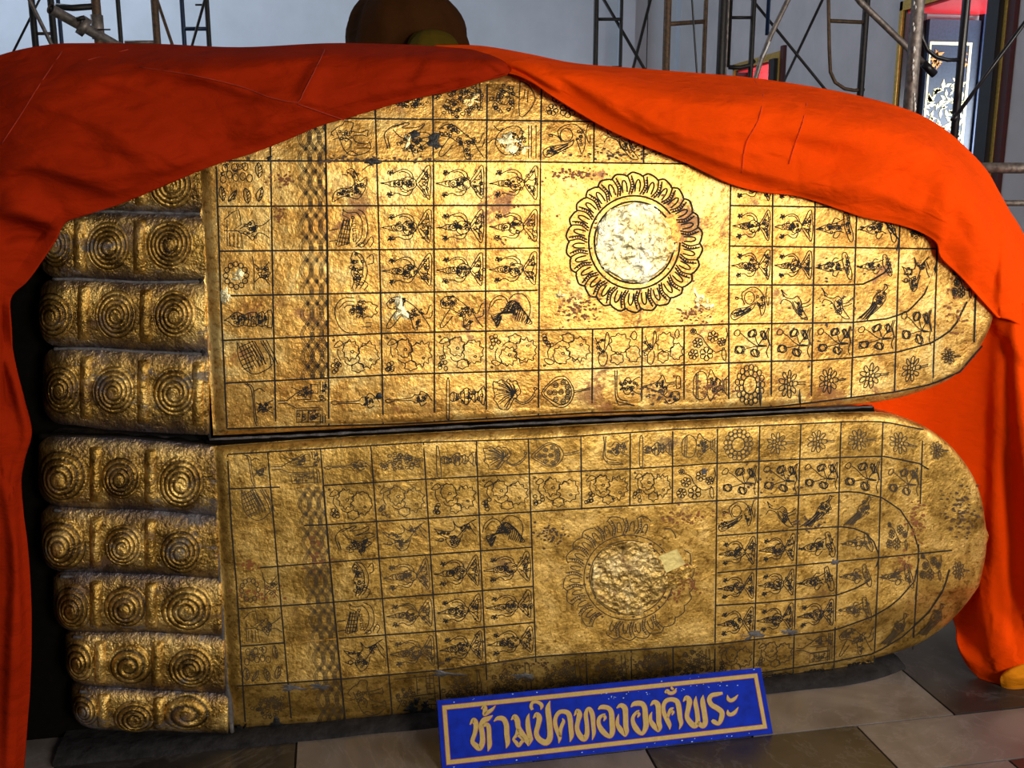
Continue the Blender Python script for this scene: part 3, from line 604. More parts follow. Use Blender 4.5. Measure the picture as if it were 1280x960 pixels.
UC = [(3,4,-1,0,scrib),(4,5,-1,0,crowd),(5,6,-1,0,halo),(6,'a',-1,0,flowers),('a','b',-1,0,None),
      (1,2,0,1,braid),(2,3,0,1,horse),(3,4,0,1,naga),(4,5,0,1,lion),(5,6,0,1,vase),(6,'a',0,1,peacock),('a','b',0,1,bird),('b','c',0,1,None),
      (0,1,1,2,leaves),(0,1,2,3,temple),(0,1,3,4,garland),(0,1,4,5,stupa),(0,1,5,6,lattice),(0,1,6,7,stand)]
UC += [(1,2,k,k+1,braid) for k in range(1, 6)]+[(1,2,6,7,palace)]
UC += [(2,3,1,2,kinnari),(2,3,2,3,ship),(2,3,3,4,crescent),(2,3,4,5,elephant),(2,3,5,6,cloud),(2,3,6,7,sceptre)]
UC += [(i,i+1,k,k+1,D_) for i in (3,4,5) for k in (1,2,3)]
UC += [(3,4,4,5,lion),(4,5,4,5,lion),(5,6,4,5,wings),(3,4,5,6,cloud),(4,5,5,6,cloud),(5,6,5,6,cloud),(6,'a',5,6,cloud),('a','b',5,6,fruit),('b','c',5,6,fruit),('c',7,5,6,flowers),
       (3,4,6,7,sceptre),(4,5,6,7,tiered),(5,6,6,7,leaffan),(6,'a',6,7,dotfan),('a','b',6,7,banner),('b','c',6,7,ewer),('c',7,6,7,drum),(6,7,1,5,None),
       (7,8,1,2,D_),(8,9,1,2,D_),(7,8,2,3,D_),(8,9,2,3,D_),(9,10,2,3,K_),(10,11,2,3,K_),(11,12,2,3,scrib),(7,8,3,4,D_),(8,9,3,4,D_),(9,10,3,4,K_),(10,11,3,4,None),
       (7,8,4,5,peacock),(8,9,4,5,bird),(9,10,4,5,bird),(10,11,4,5,None),(11,12,3,5,None),
       (7,8,5,6,lotus),(8,9,5,6,lotus),(9,10,5,6,lotus),(10,11,5,6,lotus),(11,12,5,6,None),(7,8,6,7,wreath),(8,9,6,7,rosette),(9,10,6,7,rosette),(10,11,6,7,rosette),(11,12,6,7,rosette)]
LV = {0: L1((284,560),(290,671),(295,720),(308,925)), 1: L1((334,560),(348,720),(366,920)), 2: L1((400,555),(414,720),(433,915)), 3: L1((463,551),(475.6,720),(492,912)), 4: L1((529,547),(541,739),(553,905)), 5: L1((595,545),(602,720),(611,900)), 6: L1((660,541),(666,712),(672,890)), 'a': L1((726,538),(728,700),(735,885)), 'b': L1((788,535),(787,700),(790,880)), 'c': L1((841,532),(840,700),(842,875)),
      7: L1((897,528),(895,720),(893,868)), 8: L1((950,524),(945.6,720),(941,862)), 9: L1((1001.5,522),(995,720),(991,857)), 10: L1((1051.6,520),(1046,720),(1042,850)), 11: L1((1104,520),(1097.5,720),(1092,840)), 12: L1((1154,530),(1147,720),(1140,828)), 13: L1((1196,562),(1196,795))}
LH = {0: L1((285,568),(400,561),(529,553),(660,549),(726,545),(841,537),(1000,530),(1060,527),(1104,527),(1154,537),(1185,560)), 1: L1((288,611),(404,607),(500,601),(532,599),(727,589),(787,586),(841,583),(880,580),(1000,574),(1103,570),(1152,580),(1175,597)),
      2: L1((288,660),(406,656),(470,652),(740,635),(895,626),(1000,619),(1067,614),(1103,622),(1126,638),(1142,663),(1149,690)), 3: L1((290,712),(322,710),(474,698),(665,684),(897,670),(1049,658),(1077,662),(1092,676),(1098,692)),
      4: L1((297,761),(387,755),(560,742),(667,733),(897,716),(1120,695),(1190,688)), 5: L1((300,808),(424,798),(560,788),(667,778),(895,757),(960,753),(1047,744),(1083,730),(1095,712),(1098,700)), 6: L1((293,858),(424,849),(560,837),(670,821),(897,805),(997,793),(1043,788),(1093,770),(1120,753),(1143,727),(1149,698)),
      7: L1((293,914),(424,905),(560,893),(670,880),(750,868),(895,845),(960,840),(1043,827),(1093,817),(1127,797),(1160,767),(1180,737),(1187,712)), 8: L1((293,923),(545,903),(700,886),(850,872),(970,858),(1040,849),(1110,834),(1145,815),(1190,785))}
LC = [(0,1,0,1,stand),(1,2,0,1,palace),(2,3,0,1,sceptre),(3,4,0,1,scrib),(4,5,0,1,tiered),(5,6,0,1,leaffan),(6,'a',0,1,dotfan),('a','b',0,1,banner),('b','c',0,1,tiered),('c',7,0,1,drum),(7,8,0,1,wreath)]
LC += [(k,k+1,0,1,rosette) for k in (8,9,10,11)]
LC += [(0,1,1,2,lattice),(1,2,1,2,braid),(2,3,1,2,cloud),(3,4,1,2,cloud),(4,5,1,2,cloud),(5,6,1,2,cloud),(6,'a',1,2,cloud),('a','b',1,2,cloud),('b','c',1,2,cloud),('c',7,1,2,flowers)]+[(k,k+1,1,2,lotus) for k in (7,8,9,10)]+[(11,12,1,2,None)]
LC += [(0,1,2,3,None),(1,2,2,3,braid),(2,3,2,3,naga),(3,4,2,3,birdf),(4,5,2,3,birdf),(5,6,2,3,wings),(7,8,2,3,peacock),(8,9,2,3,bird),(9,10,2,3,phoenix),(10,11,2,3,None)]
LC += [(0,1,3,4,garland),(1,2,3,4,braid),(2,3,3,4,crescent),(3,4,3,4,D_),(4,5,3,4,D_),(5,6,3,4,D_),(7,8,3,4,D_),(8,9,3,4,D_),(9,10,3,4,K_),(10,11,3,4,None),(11,12,2,4,None)]
LC += [(0,1,4,5,temple),(1,2,4,5,braid),(2,3,4,5,ship),(3,4,4,5,D_),(4,5,4,5,D_),(5,6,4,5,D_),(7,8,4,5,D_),(8,9,4,5,D_),(9,10,4,5,K_),(10,11,4,5,None)]
LC += [(0,1,5,6,leaves),(1,2,5,6,braid),(2,3,5,6,birdf),(3,4,5,6,D_),(4,5,5,6,D_),(5,6,5,6,D_),(7,8,5,6,D_),(8,9,5,6,D_),(9,10,5,6,D_),(10,11,5,6,None),(11,12,4,6,None)]
LC += [(0,1,6,7,scrib),(1,2,6,7,braid),(2,3,6,7,horse),(3,4,6,7,building),(4,5,6,7,crowd),(5,6,6,7,crowd),(6,'a',6,7,crowd),('a','b',6,7,crowd),('b','c',6,7,crowd),('c',7,6,7,crowd),(7,8,6,7,cloud),(8,9,6,7,cloud),(9,10,6,7,palace),(10,11,6,7,lion),(11,12,6,7,None)]
LC += [(7,8,7,8,None),(8,9,7,8,elephant),(9,10,7,8,scrib),(10,11,7,8,scrib),(6,7,2,6,None)]
hub = {}
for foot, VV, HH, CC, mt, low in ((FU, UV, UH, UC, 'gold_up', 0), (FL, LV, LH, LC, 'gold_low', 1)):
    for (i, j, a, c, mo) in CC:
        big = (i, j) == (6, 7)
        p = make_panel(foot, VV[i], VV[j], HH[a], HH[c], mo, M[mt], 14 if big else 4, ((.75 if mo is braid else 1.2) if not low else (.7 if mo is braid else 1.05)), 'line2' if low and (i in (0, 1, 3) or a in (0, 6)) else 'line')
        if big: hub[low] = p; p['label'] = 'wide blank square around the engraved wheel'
def free(foot, mo, x0, y0, x1, y1, lw=1.0, mat='line'):
    c = np.array([(x0, y0), (x1, y0), (x1, y1), (x0, y1)], float); ribbon(foot, [mapcell(c, s_) for s_ in mo()], lw, M[mat], 'engraving', statue, .0026)
for a in ((kneel,1070,314,1118,350),(phoenix,1069,352,1117,402),(birdf,1124,316,1164,372),(rosette,1172,430,1206,460),(lotus,1122,382,1166,436),(flowers,1188,335,1216,375)): free(FU, *a)
for a in ((kneel,1050,662,1094,694),(kneel,1048,701,1092,738),(kneel,1047,742,1092,780),(phoenix,1052,618,1096,658),(rosette,1158,545,1190,580),(lotus,1106,580,1150,624),(kneel,1098,700,1145,740),(flowers,1148,690,1178,728),(flowers,1106,650,1136,690),(rosette,1186,695,1216,730),(phoenix,1144,752,1186,796),(phoenix,1098,764,1140,808)): free(FL, *a, .9, 'line2')
def clipx(P, x0, x1):
    P = np.array(P, float); xs = np.r_[x0, P[(P[:, 0] > x0) & (P[:, 0] < x1), 0], x1]; return np.stack([xs, np.interp(xs, P[:, 0], P[:, 1])], 1)
def clipy(P, y0, y1):
    P = np.array(P, float); ys = np.linspace(y0, y1, 12); return np.stack([np.interp(ys, P[:, 1], P[:, 0]), ys], 1)
def dens(P, step=14):
    P = np.asarray(P); L_ = np.hypot(*np.diff(P, axis=0).T).sum(); return resample(P, max(2, int(L_/step)))
st = [clipy(UV[0], 208, 536), clipy(UV[1], 175, 536), clipy(UV[2], 146, 532), clipy(UV[3], 130, 530), clipy(UV[4], 104, 527), clipy(UV[5], 94, 523), clipy(UV[6], 96, 519), clipy(UV['a'], 98, 204), clipy(UV['a'], 411, 516), clipy(UV['b'], 152, 204), clipy(UV['b'], 409, 514), clipy(UV['c'], 407, 513)]
st += [clipy(UV[7], 200, 511), clipy(UV[8], 230, 508), clipy(UV[9], 245, 504), clipy(UV[10], 262, 497), clipy(UV[11], 275, 490), clipy(UV[12], 300, 480), clipy(UV[13], 365, 447)]
st += [clipx(UH[0], 345, 900), clipx(UH[1], 272, 960), clipx(UH[2], 272, 674), clipx(UH[2], 912, 1100), clipx(UH[3], 273, 674), clipx(UH[3], 911, 1171), clipx(UH[4], 275, 672), crom(clipx(UH[4], 911, 1124)[0:], 3), UH[5], UH[6], UH[7]]
st += [crom([(1124,300),(1123,290),(1114,279),(1100,270)]), crom([(1166,352),(1171,328),(1171,308)])]
o = ribbon(FU, [dens(s) for s in st], 2.1, M['line'], 'grid_line', statue, .0015); o['label'] = 'black inlaid grid of the upper sole'
st = [clipy(LV[0], 568, 914), clipy(LV[1], 566, 898), clipy(LV[2], 561, 907), clipy(LV[3], 557, 907), clipy(LV[4], 553, 880), clipy(LV[5], 551, 850), clipy(LV[6], 549, 828), clipy(LV['a'], 545, 637), clipy(LV['b'], 542, 632), clipy(LV['c'], 539, 630), clipy(LV['a'], 817, 870), clipy(LV['b'], 813, 868), clipy(LV['c'], 809, 862)]
st += [clipy(LV[7], 536, 846), clipy(LV[8], 533, 862), clipy(LV[9], 530, 856), clipy(LV[10], 527, 848), clipy(LV[11], 527, 838), clipy(LV[12], 536, 630), clipy(LV[12], 680, 812)]
st += [LH[0][:10], clipx(LH[1], 288, 350), clipx(LH[1], 404, 1161), clipx(LH[2], 380, 1149), clipx(LH[3], 322, 666), clipx(LH[3], 897, 1098), clipx(LH[4], 297, 667), clipx(LH[4], 897, 1190), clipx(LH[5], 300, 356), clipx(LH[5], 424, 667), clipx(LH[5], 895, 1098), clipx(LH[6], 296, 1149), clipx(LH[7], 895, 1187)]
o = ribbon(FL, [dens(s) for s in st], 1.8, M['line'], 'grid_line', statue, .0015); o['label'] = 'black inlaid grid of the lower sole'
# the wheels
def wheel(foot, pan, cx, cy, ro, ry, ri, low):
    parts = {'wheel_rim': [], 'wheel_blades': [], 'wheel_beads': []}; q = ry/ro
    n = 26; keep = (lambda a: True) if not low else (lambda a: (a % (2*PI)) > 2.1 and (a % (2*PI)) < 5.0 or .9 < (a % (2*PI)) < 1.9)
    pt = lambda r, a: (cx+r*math.cos(a), cy+r*q*math.sin(a))
    sc_ = []
    for k in range(n):
        a0 = 2*PI*k/n; a1 = 2*PI*(k+1)/n
        if keep(a0) or not low:
            for e, w_ in ((0, 1), (.055, 1)):
                parts['wheel_blades'].append(crom([pt(ri+2, a0+e), pt((ri+ro)/2, a0+e+.06), pt(ro-1, a0+e+.02+.0)], 4))
            am = (a0+a1)/2+.04
            parts['wheel_blades'].append(crom([pt(ri+5, am-.03), pt(ro-10, am-.01), pt(ro-6, am+.03), pt(ro-11, am+.065), pt(ri+5, am+.06)], 3))
            for z in range(6):
                r = ri+5+z*(ro-ri-8)/6; t = (r-ri)/(ro-ri); aa = a0+.24*t*(1-t)+.02*t; parts['wheel_beads'].append(np.array([pt(r, aa+.005), pt(r, aa+.05)]))
        sc_.append([pt(ro-2, a0), pt(ro+2, a0+.07), pt(ro+2.5, (a0+a1)/2), pt(ro, a1-.02), pt(ro-2, a1)])
    for s in sc_:
        if not low or rng.random() < .75: parts['wheel_rim'].append(crom(s, 2))
    for r in (ri, ri-7): parts['wheel_rim'].append(crom([pt(r, 2*PI*k/24) for k in range(24)], 2, True)[:(99 if low else 44)])
    for k, v in parts.items(): o_ = ribbon(foot, v, 2.3 if (k == 'wheel_rim' and not low) else (1.9 if not low else 1.15), M['line' if not low else 'line2'], k, pan, .0020); (tag(o_, kind='stuff') if k == 'wheel_beads' else None)
    # crumpled leaf disc at the centre
    m, nn = 26, 72; P = [(cx, cy)]
    for i in range(1, m+1):
        for j in range(nn): a = 2*PI*j/nn; rr = (ri-8)*i/m*(1+(.05*math.sin(5*a+1)+.04*math.sin(11*a) if i == m else 0)); P.append(pt(rr, a))
    P = np.array(P); H_ = np.array([.0022+.0045*max(0, noise.fractal(Vector((x*.09, y*.09, 3+low)), 1, 2.1, 5)+.35) for x, y in P]); H_[-nn:] = .0012
    W = foot.hit(P[:, 0], P[:, 1], H_)
    F_ = [(0, 1+(j+1) % nn, 1+j) for j in range(nn)]
    for i in range(m-1):
        for j in range(nn): a = 1+i*nn; F_.append((a+j, a+(j+1) % nn, a+nn+(j+1) % nn, a+nn+j))
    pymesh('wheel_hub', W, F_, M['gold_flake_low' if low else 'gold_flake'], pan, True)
wheel(FU, hub[0], 793, 303, 83, 85, 57, 0)
wheel(FL, hub[1], 786, 722, 80, 76, 56, 1)
# worn places, chips, holes, a square of new leaf: irregular flakes on the surface
def patch(foot, cx, cy, rx, ry, mat, name, off=.0024, rot=0, rough=.3, n=22, h=.0012):
    P = [(cx, cy)]; sd = rng.uniform(0, 50)
    for rr in (.5, 1):
        for k in range(n):
            a = 2*PI*k/n; q = rr*(1+rough*noise.noise(Vector((math.cos(a)*1.6+sd, math.sin(a)*1.6, sd)))*1.6); x, y = rx*q*math.cos(a), ry*q*math.sin(a)
            P.append((cx+x*math.cos(rot)-y*math.sin(rot), cy+x*math.sin(rot)+y*math.cos(rot)))
    P = np.array(P); H_ = np.r_[off+h, np.full(n, off+h*.8), np.full(n, off-.001)]; W = foot.hit(P[:, 0], P[:, 1], H_)
    F_ = [(0, 1+(j+1) % n, 1+j) for j in range(n)]+[(1+j, 1+(j+1) % n, 1+n+(j+1) % n, 1+n+j) for j in range(n)]
    return pymesh(name, W, F_, M[mat], statue, True)
for cx, cy, rx, ry in ((543,176,9,8),(518,168,5,4),(463,202,9,4),(337,198,4,3),(545,182,6,4)): patch(FU, cx, cy, rx, ry, 'chip', 'black_chip', rough=.6)
patch(FU, 474, 495, 4.2, 4.2, 'chip', 'nail_hole', rough=.05)
for a in ((950,491,1.6,17),(1000,498,1.3,12)): patch(FU, *a, 'chip', 'black_slit', rough=.1, rot=-.05)
for a in ((640,178,11,8),(655,184,7,5),(636,172,6,7),(298,345,8,6),(283,372,5,9),(700,370,4,5),(872,372,6,9),(885,383,5,7),(510,174,4,7),(590,125,12,6),(500,388,9,12)): patch(FU, *a, 'gold_flake', 'bare_patch', rough=.8, h=.0006)
for a in ((512,886,10,7),(528,893,12,7),(532,880,5,4),(345,905,7,6),(305,914,6,8),(520,876,4,4)): patch(FL, *a, 'chip', 'black_chip', rough=.7)
for a in ((848,714,16,11),(842,730,9,7)): patch(FL, *a, 'chip', 'dark_flaked_patch', rough=.6).data.materials[0] = M['gold_toe']
M['rustfleck'] = simple('red_brown_fleck', (.22, .07, .015), .6); M['darkfleck'] = simple('dark_brown_fleck', (.07, .035, .015), .6)
def flecks(foot, cx, cy, sx, sy_, n, mat):
    PP = []; F_ = []
    for k in range(n):
        x, y = rng.gauss(cx, sx*.6), rng.gauss(cy, sy_*.6); r = rng.uniform(.5, 2.0); o_ = len(PP); m = 6
        for q in range(m): a = 2*PI*q/m; rr = r*rng.uniform(.5, 1.3); PP.append((x+rr*math.cos(a)*1.3, y+rr*math.sin(a)))
        F_.append(tuple(range(o_, o_+m))[::-1])
    PP = np.array(PP); tag(pymesh('worn_flecks', foot.hit(PP[:, 0], PP[:, 1], .0023), F_, M[mat], statue), kind='stuff')
for a in ((718,218,30,6,90,'rustfleck'),(722,386,24,14,110,'rustfleck'),(870,392,22,10,80,'rustfleck'),(355,225,16,8,40,'rustfleck'),(350,268,6,9,30,'rustfleck'),(885,485,34,12,70,'rustfleck'),(820,492,24,9,50,'darkfleck'),(470,200,90,4,90,'darkfleck'),(770,192,60,7,80,'darkfleck'),(640,280,18,20,30,'rustfleck'),(1030,380,40,40,50,'darkfleck'),(1195,385,16,40,50,'rustfleck'),(790,300,52,50,90,'rustfleck')): flecks(FU, *a)
for a in ((690,668,14,12,60,'darkfleck'),(850,730,18,18,90,'rustfleck'),(1145,652,10,22,70,'rustfleck'),(1130,705,8,12,40,'rustfleck'),(1202,640,16,34,110,'darkfleck'),(325,742,26,8,40,'rustfleck'),(396,690,9,24,50,'rustfleck'),(312,706,8,5,30,'rustfleck'),(860,645,30,12,60,'rustfleck'),(785,720,56,54,120,'darkfleck'),(1010,655,20,10,40,'darkfleck'),(700,830,120,5,90,'darkfleck'),(960,600,40,20,40,'darkfleck')): flecks(FL, *a)
P = np.array([(822,696),(846,686),(857,705),(833,716)]); W = FL.hit(P[:, 0], P[:, 1], .0045); W2 = W+np.array([0, .003, 0])
pymesh('gold_leaf_square', list(W)+list(W2), [(0,1,2,3),(0,4,5,1),(1,5,6,2),(2,6,7,3),(3,7,4,0)], M['leaf'], statue)
for a in ((555,842,16,3),(655,845,12,4),(365,860,14,3),(400,858,12,3),(985,790,10,3),(940,795,14,4),(1043,703,5,4),(880,588,5,3)): patch(FL, *a, 'mortar', 'grey_scuff', rough=.9, h=.0008)

# ------------------------------------------------------------------ toes
def toe(top, bot, tipx, pads, joints, low, wb=.012):
    top = np.array(top, float); bot = np.array(bot, float); xr = top[-1, 0]
    cx = (top[-1, 0]+bot[-1, 0])/2
    def st(px, py):
        yt = np.interp(px, top[:, 0], top[:, 1]); yb = np.interp(px, bot[:, 0], bot[:, 1]); return yt, yb, (py-yt)/(yb-yt)
    def wf(px, py):
        yt, yb, t = st(px, py); k = np.abs(2*np.clip(t, 0, 1)-1); w_ = wb+.016*k**4
        q = np.clip(1-(px-tipx)/45., 0, 1); return w_+.085*(1-np.sqrt(np.maximum(1-q**2, 0)))+.001*np.cos((px-tipx)/12.)*(1-k)
    nx, ny = 70, 26; xs = tipx+(xr-tipx)*(np.linspace(0, 1, nx)**1.25); tt = .5-.5*np.cos(np.linspace(0, PI, ny))
    X = np.tile(xs, (ny, 1)); yt = np.interp(X, top[:, 0], top[:, 1]); yb = np.interp(X, bot[:, 0], bot[:, 1]); q = np.clip(1-(X-tipx)/34., 0, 1)
    sq = .26*q**2.4*(yb-yt); Y = (yt+sq)+(yb-yt-2*sq)*tt[:, None]
    Wd = wf(X, Y); P = aty(X, Y, 0); P[..., 1] = Wd; V = list(P.reshape(-1, 3)); F_ = grid_faces(ny, nx, True)
    bd = [(0, j) for j in range(nx)]+[(i, nx-1) for i in range(1, ny)]+[(ny-1, j) for j in range(nx-2, -1, -1)]+[(i, 0) for i in range(ny-2, 0, -1)]
    base = len(V); nb = len(bd)
    for i, j in bd: p = P[i, j]; V.append((p[0], .24, p[2]))
    for k in range(nb): a = bd[k][0]*nx+bd[k][1]; c = bd[(k+1) % nb]; F_.append((a, c[0]*nx+c[1], base+(k+1) % nb, base+k))
    t = pymesh('toe', V, F_, M['gold_toe'], statue, True)
    kk = np.abs(2*((Y-yt)/(yb-yt))-1)**3.5; sm = np.r_[kk.ravel(), np.full(nb, 1.)]; t.data.attributes.new('smear', 'FLOAT', 'POINT').data.foreach_set('value', [float(v) for v in sm])
    for (px, py, rx, ry, hh, rings) in pads:
        m, nn = 34, 56; PP = [(px, py)]; R = [0.]
        for i in range(1, m+1):
            for j in range(nn): a = 2*PI*j/nn; PP.append((px+rx*i/m*math.cos(a), py+ry*i/m*math.sin(a))); R.append(i/m)
        PP = np.array(PP); R = np.array(R); ang = np.arctan2(PP[:, 1]-py, PP[:, 0]-px)
        ph = R*rings+ang/(2*PI)*1.0; g = (.5-.5*np.cos(2*PI*ph)); g = np.where(R > .22, g, 1.)
        nv = np.array([noise.noise(Vector((x*.10, y*.10, px))) for x, y in PP])
        dome = hh*.85*(1-R**2.2)+.0040*(g-.6)*(R < .97)+.0025*nv*(1-R)
        B = aty(PP[:, 0], PP[:, 1], 0); B[:, 1] = wf(PP[:, 0], np.clip(PP[:, 1], *st(PP[:, 0], PP[:, 1])[:2]))-dome
        F2 = [(0, 1+(j+1) % nn, 1+j) for j in range(nn)]
        for i in range(m-1):
            for j in range(nn): a = 1+i*nn; F2.append((a+j, a+(j+1) % nn, a+nn+(j+1) % nn, a+nn+j))
        pd = pymesh('toe_pad', B, F2, M['gold_toe'], t, True)
        at = pd.data.attributes.new('groove', 'FLOAT', 'POINT'); at.data.foreach_set('value', [float(max(0, (.42-x)/.42)*(.92 if r < .97 else .8)) if r > .2 else 0. for x, r in zip(g, R)])
    for (jx, jw) in joints:
        n1, n2 = 9, 22; yt = float(np.interp(jx, top[:, 0], top[:, 1])); yb = float(np.interp(jx, bot[:, 0], bot[:, 1])); PP = []; dm = []
        for i in range(n2):
            v = .1+.8*i/(n2-1)
            for j in range(n1): u = j/(n1-1); PP.append((jx+(u-.5)*jw, yt+(yb-yt)*v)); dm.append(.012*math.sin(PI*u)**.6*math.sin(PI*(v-.1)/.8)**.35+.0005)
        PP = np.array(PP); B = aty(PP[:, 0], PP[:, 1], 0); B[:, 1] = wf(PP[:, 0], PP[:, 1])-np.array(dm)-.001; B[:n1, 1] += .004; B[-n1:, 1] += .004
        pymesh('toe_joint', B, grid_faces(n2, n1, True), M['gold_toe'], t, True)
    return t
sep = [[(20,190),(150,188),(258,190)], [(20,262),(150,265),(258,268)], [(20,349),(100,349),(175,353),(258,352)], [(20,436),(110,436),(180,440),(260,443)], [(20,533),(90,535),(130,541),(200,545),(268,548)],
       [(30,549),(150,551),(272,562)], [(38,636),(100,640),(180,642),(272,650)], [(45,720),(110,721),(180,723),(276,729)], [(55,795),(120,797),(180,796),(280,802)], [(60,863),(130,866),(200,870),(284,874)], [(65,917),(150,921),(290,925)]]
J = lambda *a: [(x, 15) for x in a]
toe([(20,110),(150,112),(258,115)], sep[0], 40, [(213,152,29,29,.02,5)], J(172), 0)
toe(sep[0], sep[1], 36, [(70,232,27,28,.018,5),(140,232,28,29,.018,5),(213,232,29,30,.018,5)], J(103,175), 0)
toe(sep[1], sep[2], 36, [(66,307,25,29,.024,5),(134,309,28.5,32,.016,5.3),(211,306,29.5,32,.016,5.6)], J(98,173), 0)
toe(sep[2], sep[3], 36, [(62,396,29,30,.028,4.6),(144,395,27,32,.018,5.3),(217,395,27,31,.016,5)], J(103,181), 0)
toe(sep[3], sep[4], 40, [(74,488,27,32,.028,5),(141,490,28,31,.022,5.2),(217,492,29,32,.018,5)], J(106,178,247), 0)
toe(sep[5], sep[6], 34, [(75,598,34,34,.034,4.6),(150,599,25,27,.028,4.6),(225,606,30,34,.016,5.2)], J(118,187), 1)
toe(sep[6], sep[7], 38, [(74,684,32,34,.034,5),(152,685,25,27,.020,5),(225,692,28,29,.018,5)], J(118,187), 1)
toe(sep[7], sep[8], 54, [(88,763,26,30,.030,5),(156,762,28,28,.026,4.6),(233,765,33,30,.018,4.6)], J(118,188), 1)
toe(sep[8], sep[9], 70, [(95,832,22,26,.024,4),(161,834,28,26,.024,3),(237,838,30,27,.016,5)], J(124,196), 1)
toe(sep[9], sep[10], 78, [(102,893,20,20,.020,4),(168,901,28,22,.020,4.4),(233,895,32,22,.020,2.5)], J(128,198), 1)
# mortar beads between the toes and round the stacked feet, black core behind painted as deep shade, cement bed below
def bead(P, dep, r, name='mortar_seam', mat='mortar'):
    P = dens(crom(P, 3), 6); Q = aty(P[:, 0], P[:, 1], dep); b = MB()
    b.tube([Vector(q)+Vector((0, 0, .0015*noise.noise(Vector((i*.4, dep, 1))))) for i, q in enumerate(Q)], [r*(1+.6*noise.noise(Vector((i*.35, r*99, 7)))) for i in range(len(Q))], 8); b.build(name, M[mat], statue, True)
for k, (a, c) in enumerate(((70,256),(66,256),(66,256),(68,258))): bead(clipx(sep[k], a, c-2), .027, .0042)
for k, (a, c) in zip((6, 7, 8, 9), ((68,268),(76,272),(92,276),(100,278))): bead(clipx(sep[k], a, c-2), .027, .0046)
bead([(248,210),(250,300),(252,400),(257,500),(262,548)], .03, .006, 'mortar_joint', 'cement'); bead([(270,566),(272,650),(276,740),(282,830),(290,915)], .03, .008)
bead([(258,552),(400,546),(620,534),(850,524),(1000,516),(1090,512)], .045, .012, 'mortar_joint', 'dark')
bead([(262,549),(400,543),(620,531),(850,520.5),(964,515),(1090,508)], .03, .0035)
bead([(50,545),(150,547),(265,556)], .05, .009, 'mortar_joint', 'dark')
b = MB(); X0 = float(aty(40, 700)[0]); b.box((X0-.25, .12, .0), (xlu+.25, .46, 1.5)); b.build('foot_shade_core', M['dark'], statue)
b = MB(); b.box((xlu, .05, .2), (1.25, .44, 1.1)); b.build('foot_shade_core', M['dark'], statue)
# cement bed
bx = aty(*np.array([(60,921),(290,924),(550,903),(700,889),(850,875),(970,862),(1040,853),(1110,841),(1165,826),(1195,800)]).T)[:, 0]
V = []; n = 60; xs = np.linspace(X0, 1.62, n)
for i, x in enumerate(xs):
    e = .006*noise.noise(Vector((x*9, 0, 0))); rr = max(0, (x-1.35)/.35)**2*.10
    V += [(x, -.016+e*.6+rr, -.002), (x, -.012+e*.6+rr, .008), (x, .03+rr, .016), (x, .45, .016)]
pymesh('cement_bed', V, grid_faces(n, 4, False), M['cement'], statue, True)

# ------------------------------------------------------------------ robes
def fold_field(folds):
    segs = []
    for pts, A, wd in folds:
        P = dens(crom(pts, 4), 8); segs.append((P, A, wd))
    def f(px, py):
        out = np.zeros(px.shape)
        Q = np.stack([px.ravel(), py.ravel()], 1)
        for P, A, wd in segs:
            a = P[:-1]; ab = P[1:]-a; L2 = (ab**2).sum(1)+1e-9; best = np.full(len(Q), 1e9); tpos = np.zeros(len(Q)); sgn = np.zeros(len(Q))
            for k in range(len(a)):
                d = Q-a[k]; t = np.clip((d@ab[k])/L2[k], 0, 1); r = d-t[:, None]*ab[k]; dd = (r**2).sum(1); m = dd < best
                best = np.where(m, dd, best); tpos = np.where(m, (k+t)/len(a), tpos); sgn = np.where(m, np.sign(ab[k][0]*d[:, 1]-ab[k][1]*d[:, 0]), sgn)
            dist = np.sqrt(best)*sgn; A = A*2.3; env = np.clip(np.sin(PI*np.clip(tpos*.96+.02, 0, 1)), 0, 1)**.4
            # sharp on one side, soft on the other
            prof = np.where(dist > 0, np.exp(-(dist/wd)**2), np.exp(-(dist/(wd*2.6))**2))
            out += (A*env*prof).reshape(px.shape)
        return out
    return f
def drape(name, rows, folds, mat, parent=None, nc=260, nr=110, amp=.006, thick=.004, back=None, seed=0, label=None, stretch=(5, 9)):
    """rows: pixel polylines with depth (px,py,y), hem first; smooth surface through them, folds raised towards the viewer"""
    RS = np.array([resample(crom(r, 6), nc) for r in rows])           # k, nc, 3
    G = np.array([crom(RS[:, j], max(2, int(nr/(len(rows)-1)))) for j in range(nc)])  # nc, n, 3
    G = G.transpose(1, 0, 2); n = G.shape[0]; px, py, dy = G[..., 0], G[..., 1], G[..., 2]
    h = fold_field(folds)(px, py)
    nzv = np.array([[noise.fractal(Vector((a*.006*stretch[0]/5, b_*.006*stretch[1]/5, seed)), 1, 2, 4) for a, b_ in zip(pr, qr)] for pr, qr in zip(px, py)])
    edge = np.clip(np.linspace(0, 1, n)*12, 0, 1)[:, None]
    W = aty(px, py, dy-(h+amp*nzv)*edge); W0 = W
    V = list(W.reshape(-1, 3)); F_ = grid_faces(n, nc)
    if back is not None:
        for s_ in range(1, len(back)+1):
            bx_, by_, bz_ = back[s_-1]
            for j in range(nc): p = W0[-1, j]; V.append((p[0]+bx_, p[1]+by_, max(.02, p[2]+bz_)))
        F_ += grid_faces(len(back)+1, nc, False, (n-1)*nc)
    o = pymesh(name, V, F_, M[mat], parent, True)
    so_ = o.modifiers.new('cloth thickness', 'SOLIDIFY'); so_.thickness = thick; so_.offset = 0
    surf = lambda P: aty(P[:, 0], P[:, 1], _near(P, px, py, W0[..., 1])-.004)
    return o, surf
def _near(P, px, py, Y):
    out = []
    for x, y in P:
        d = (px-x)**2+(py-y)**2; out.append(Y.flat[int(np.argmin(d))])
    return np.array(out)
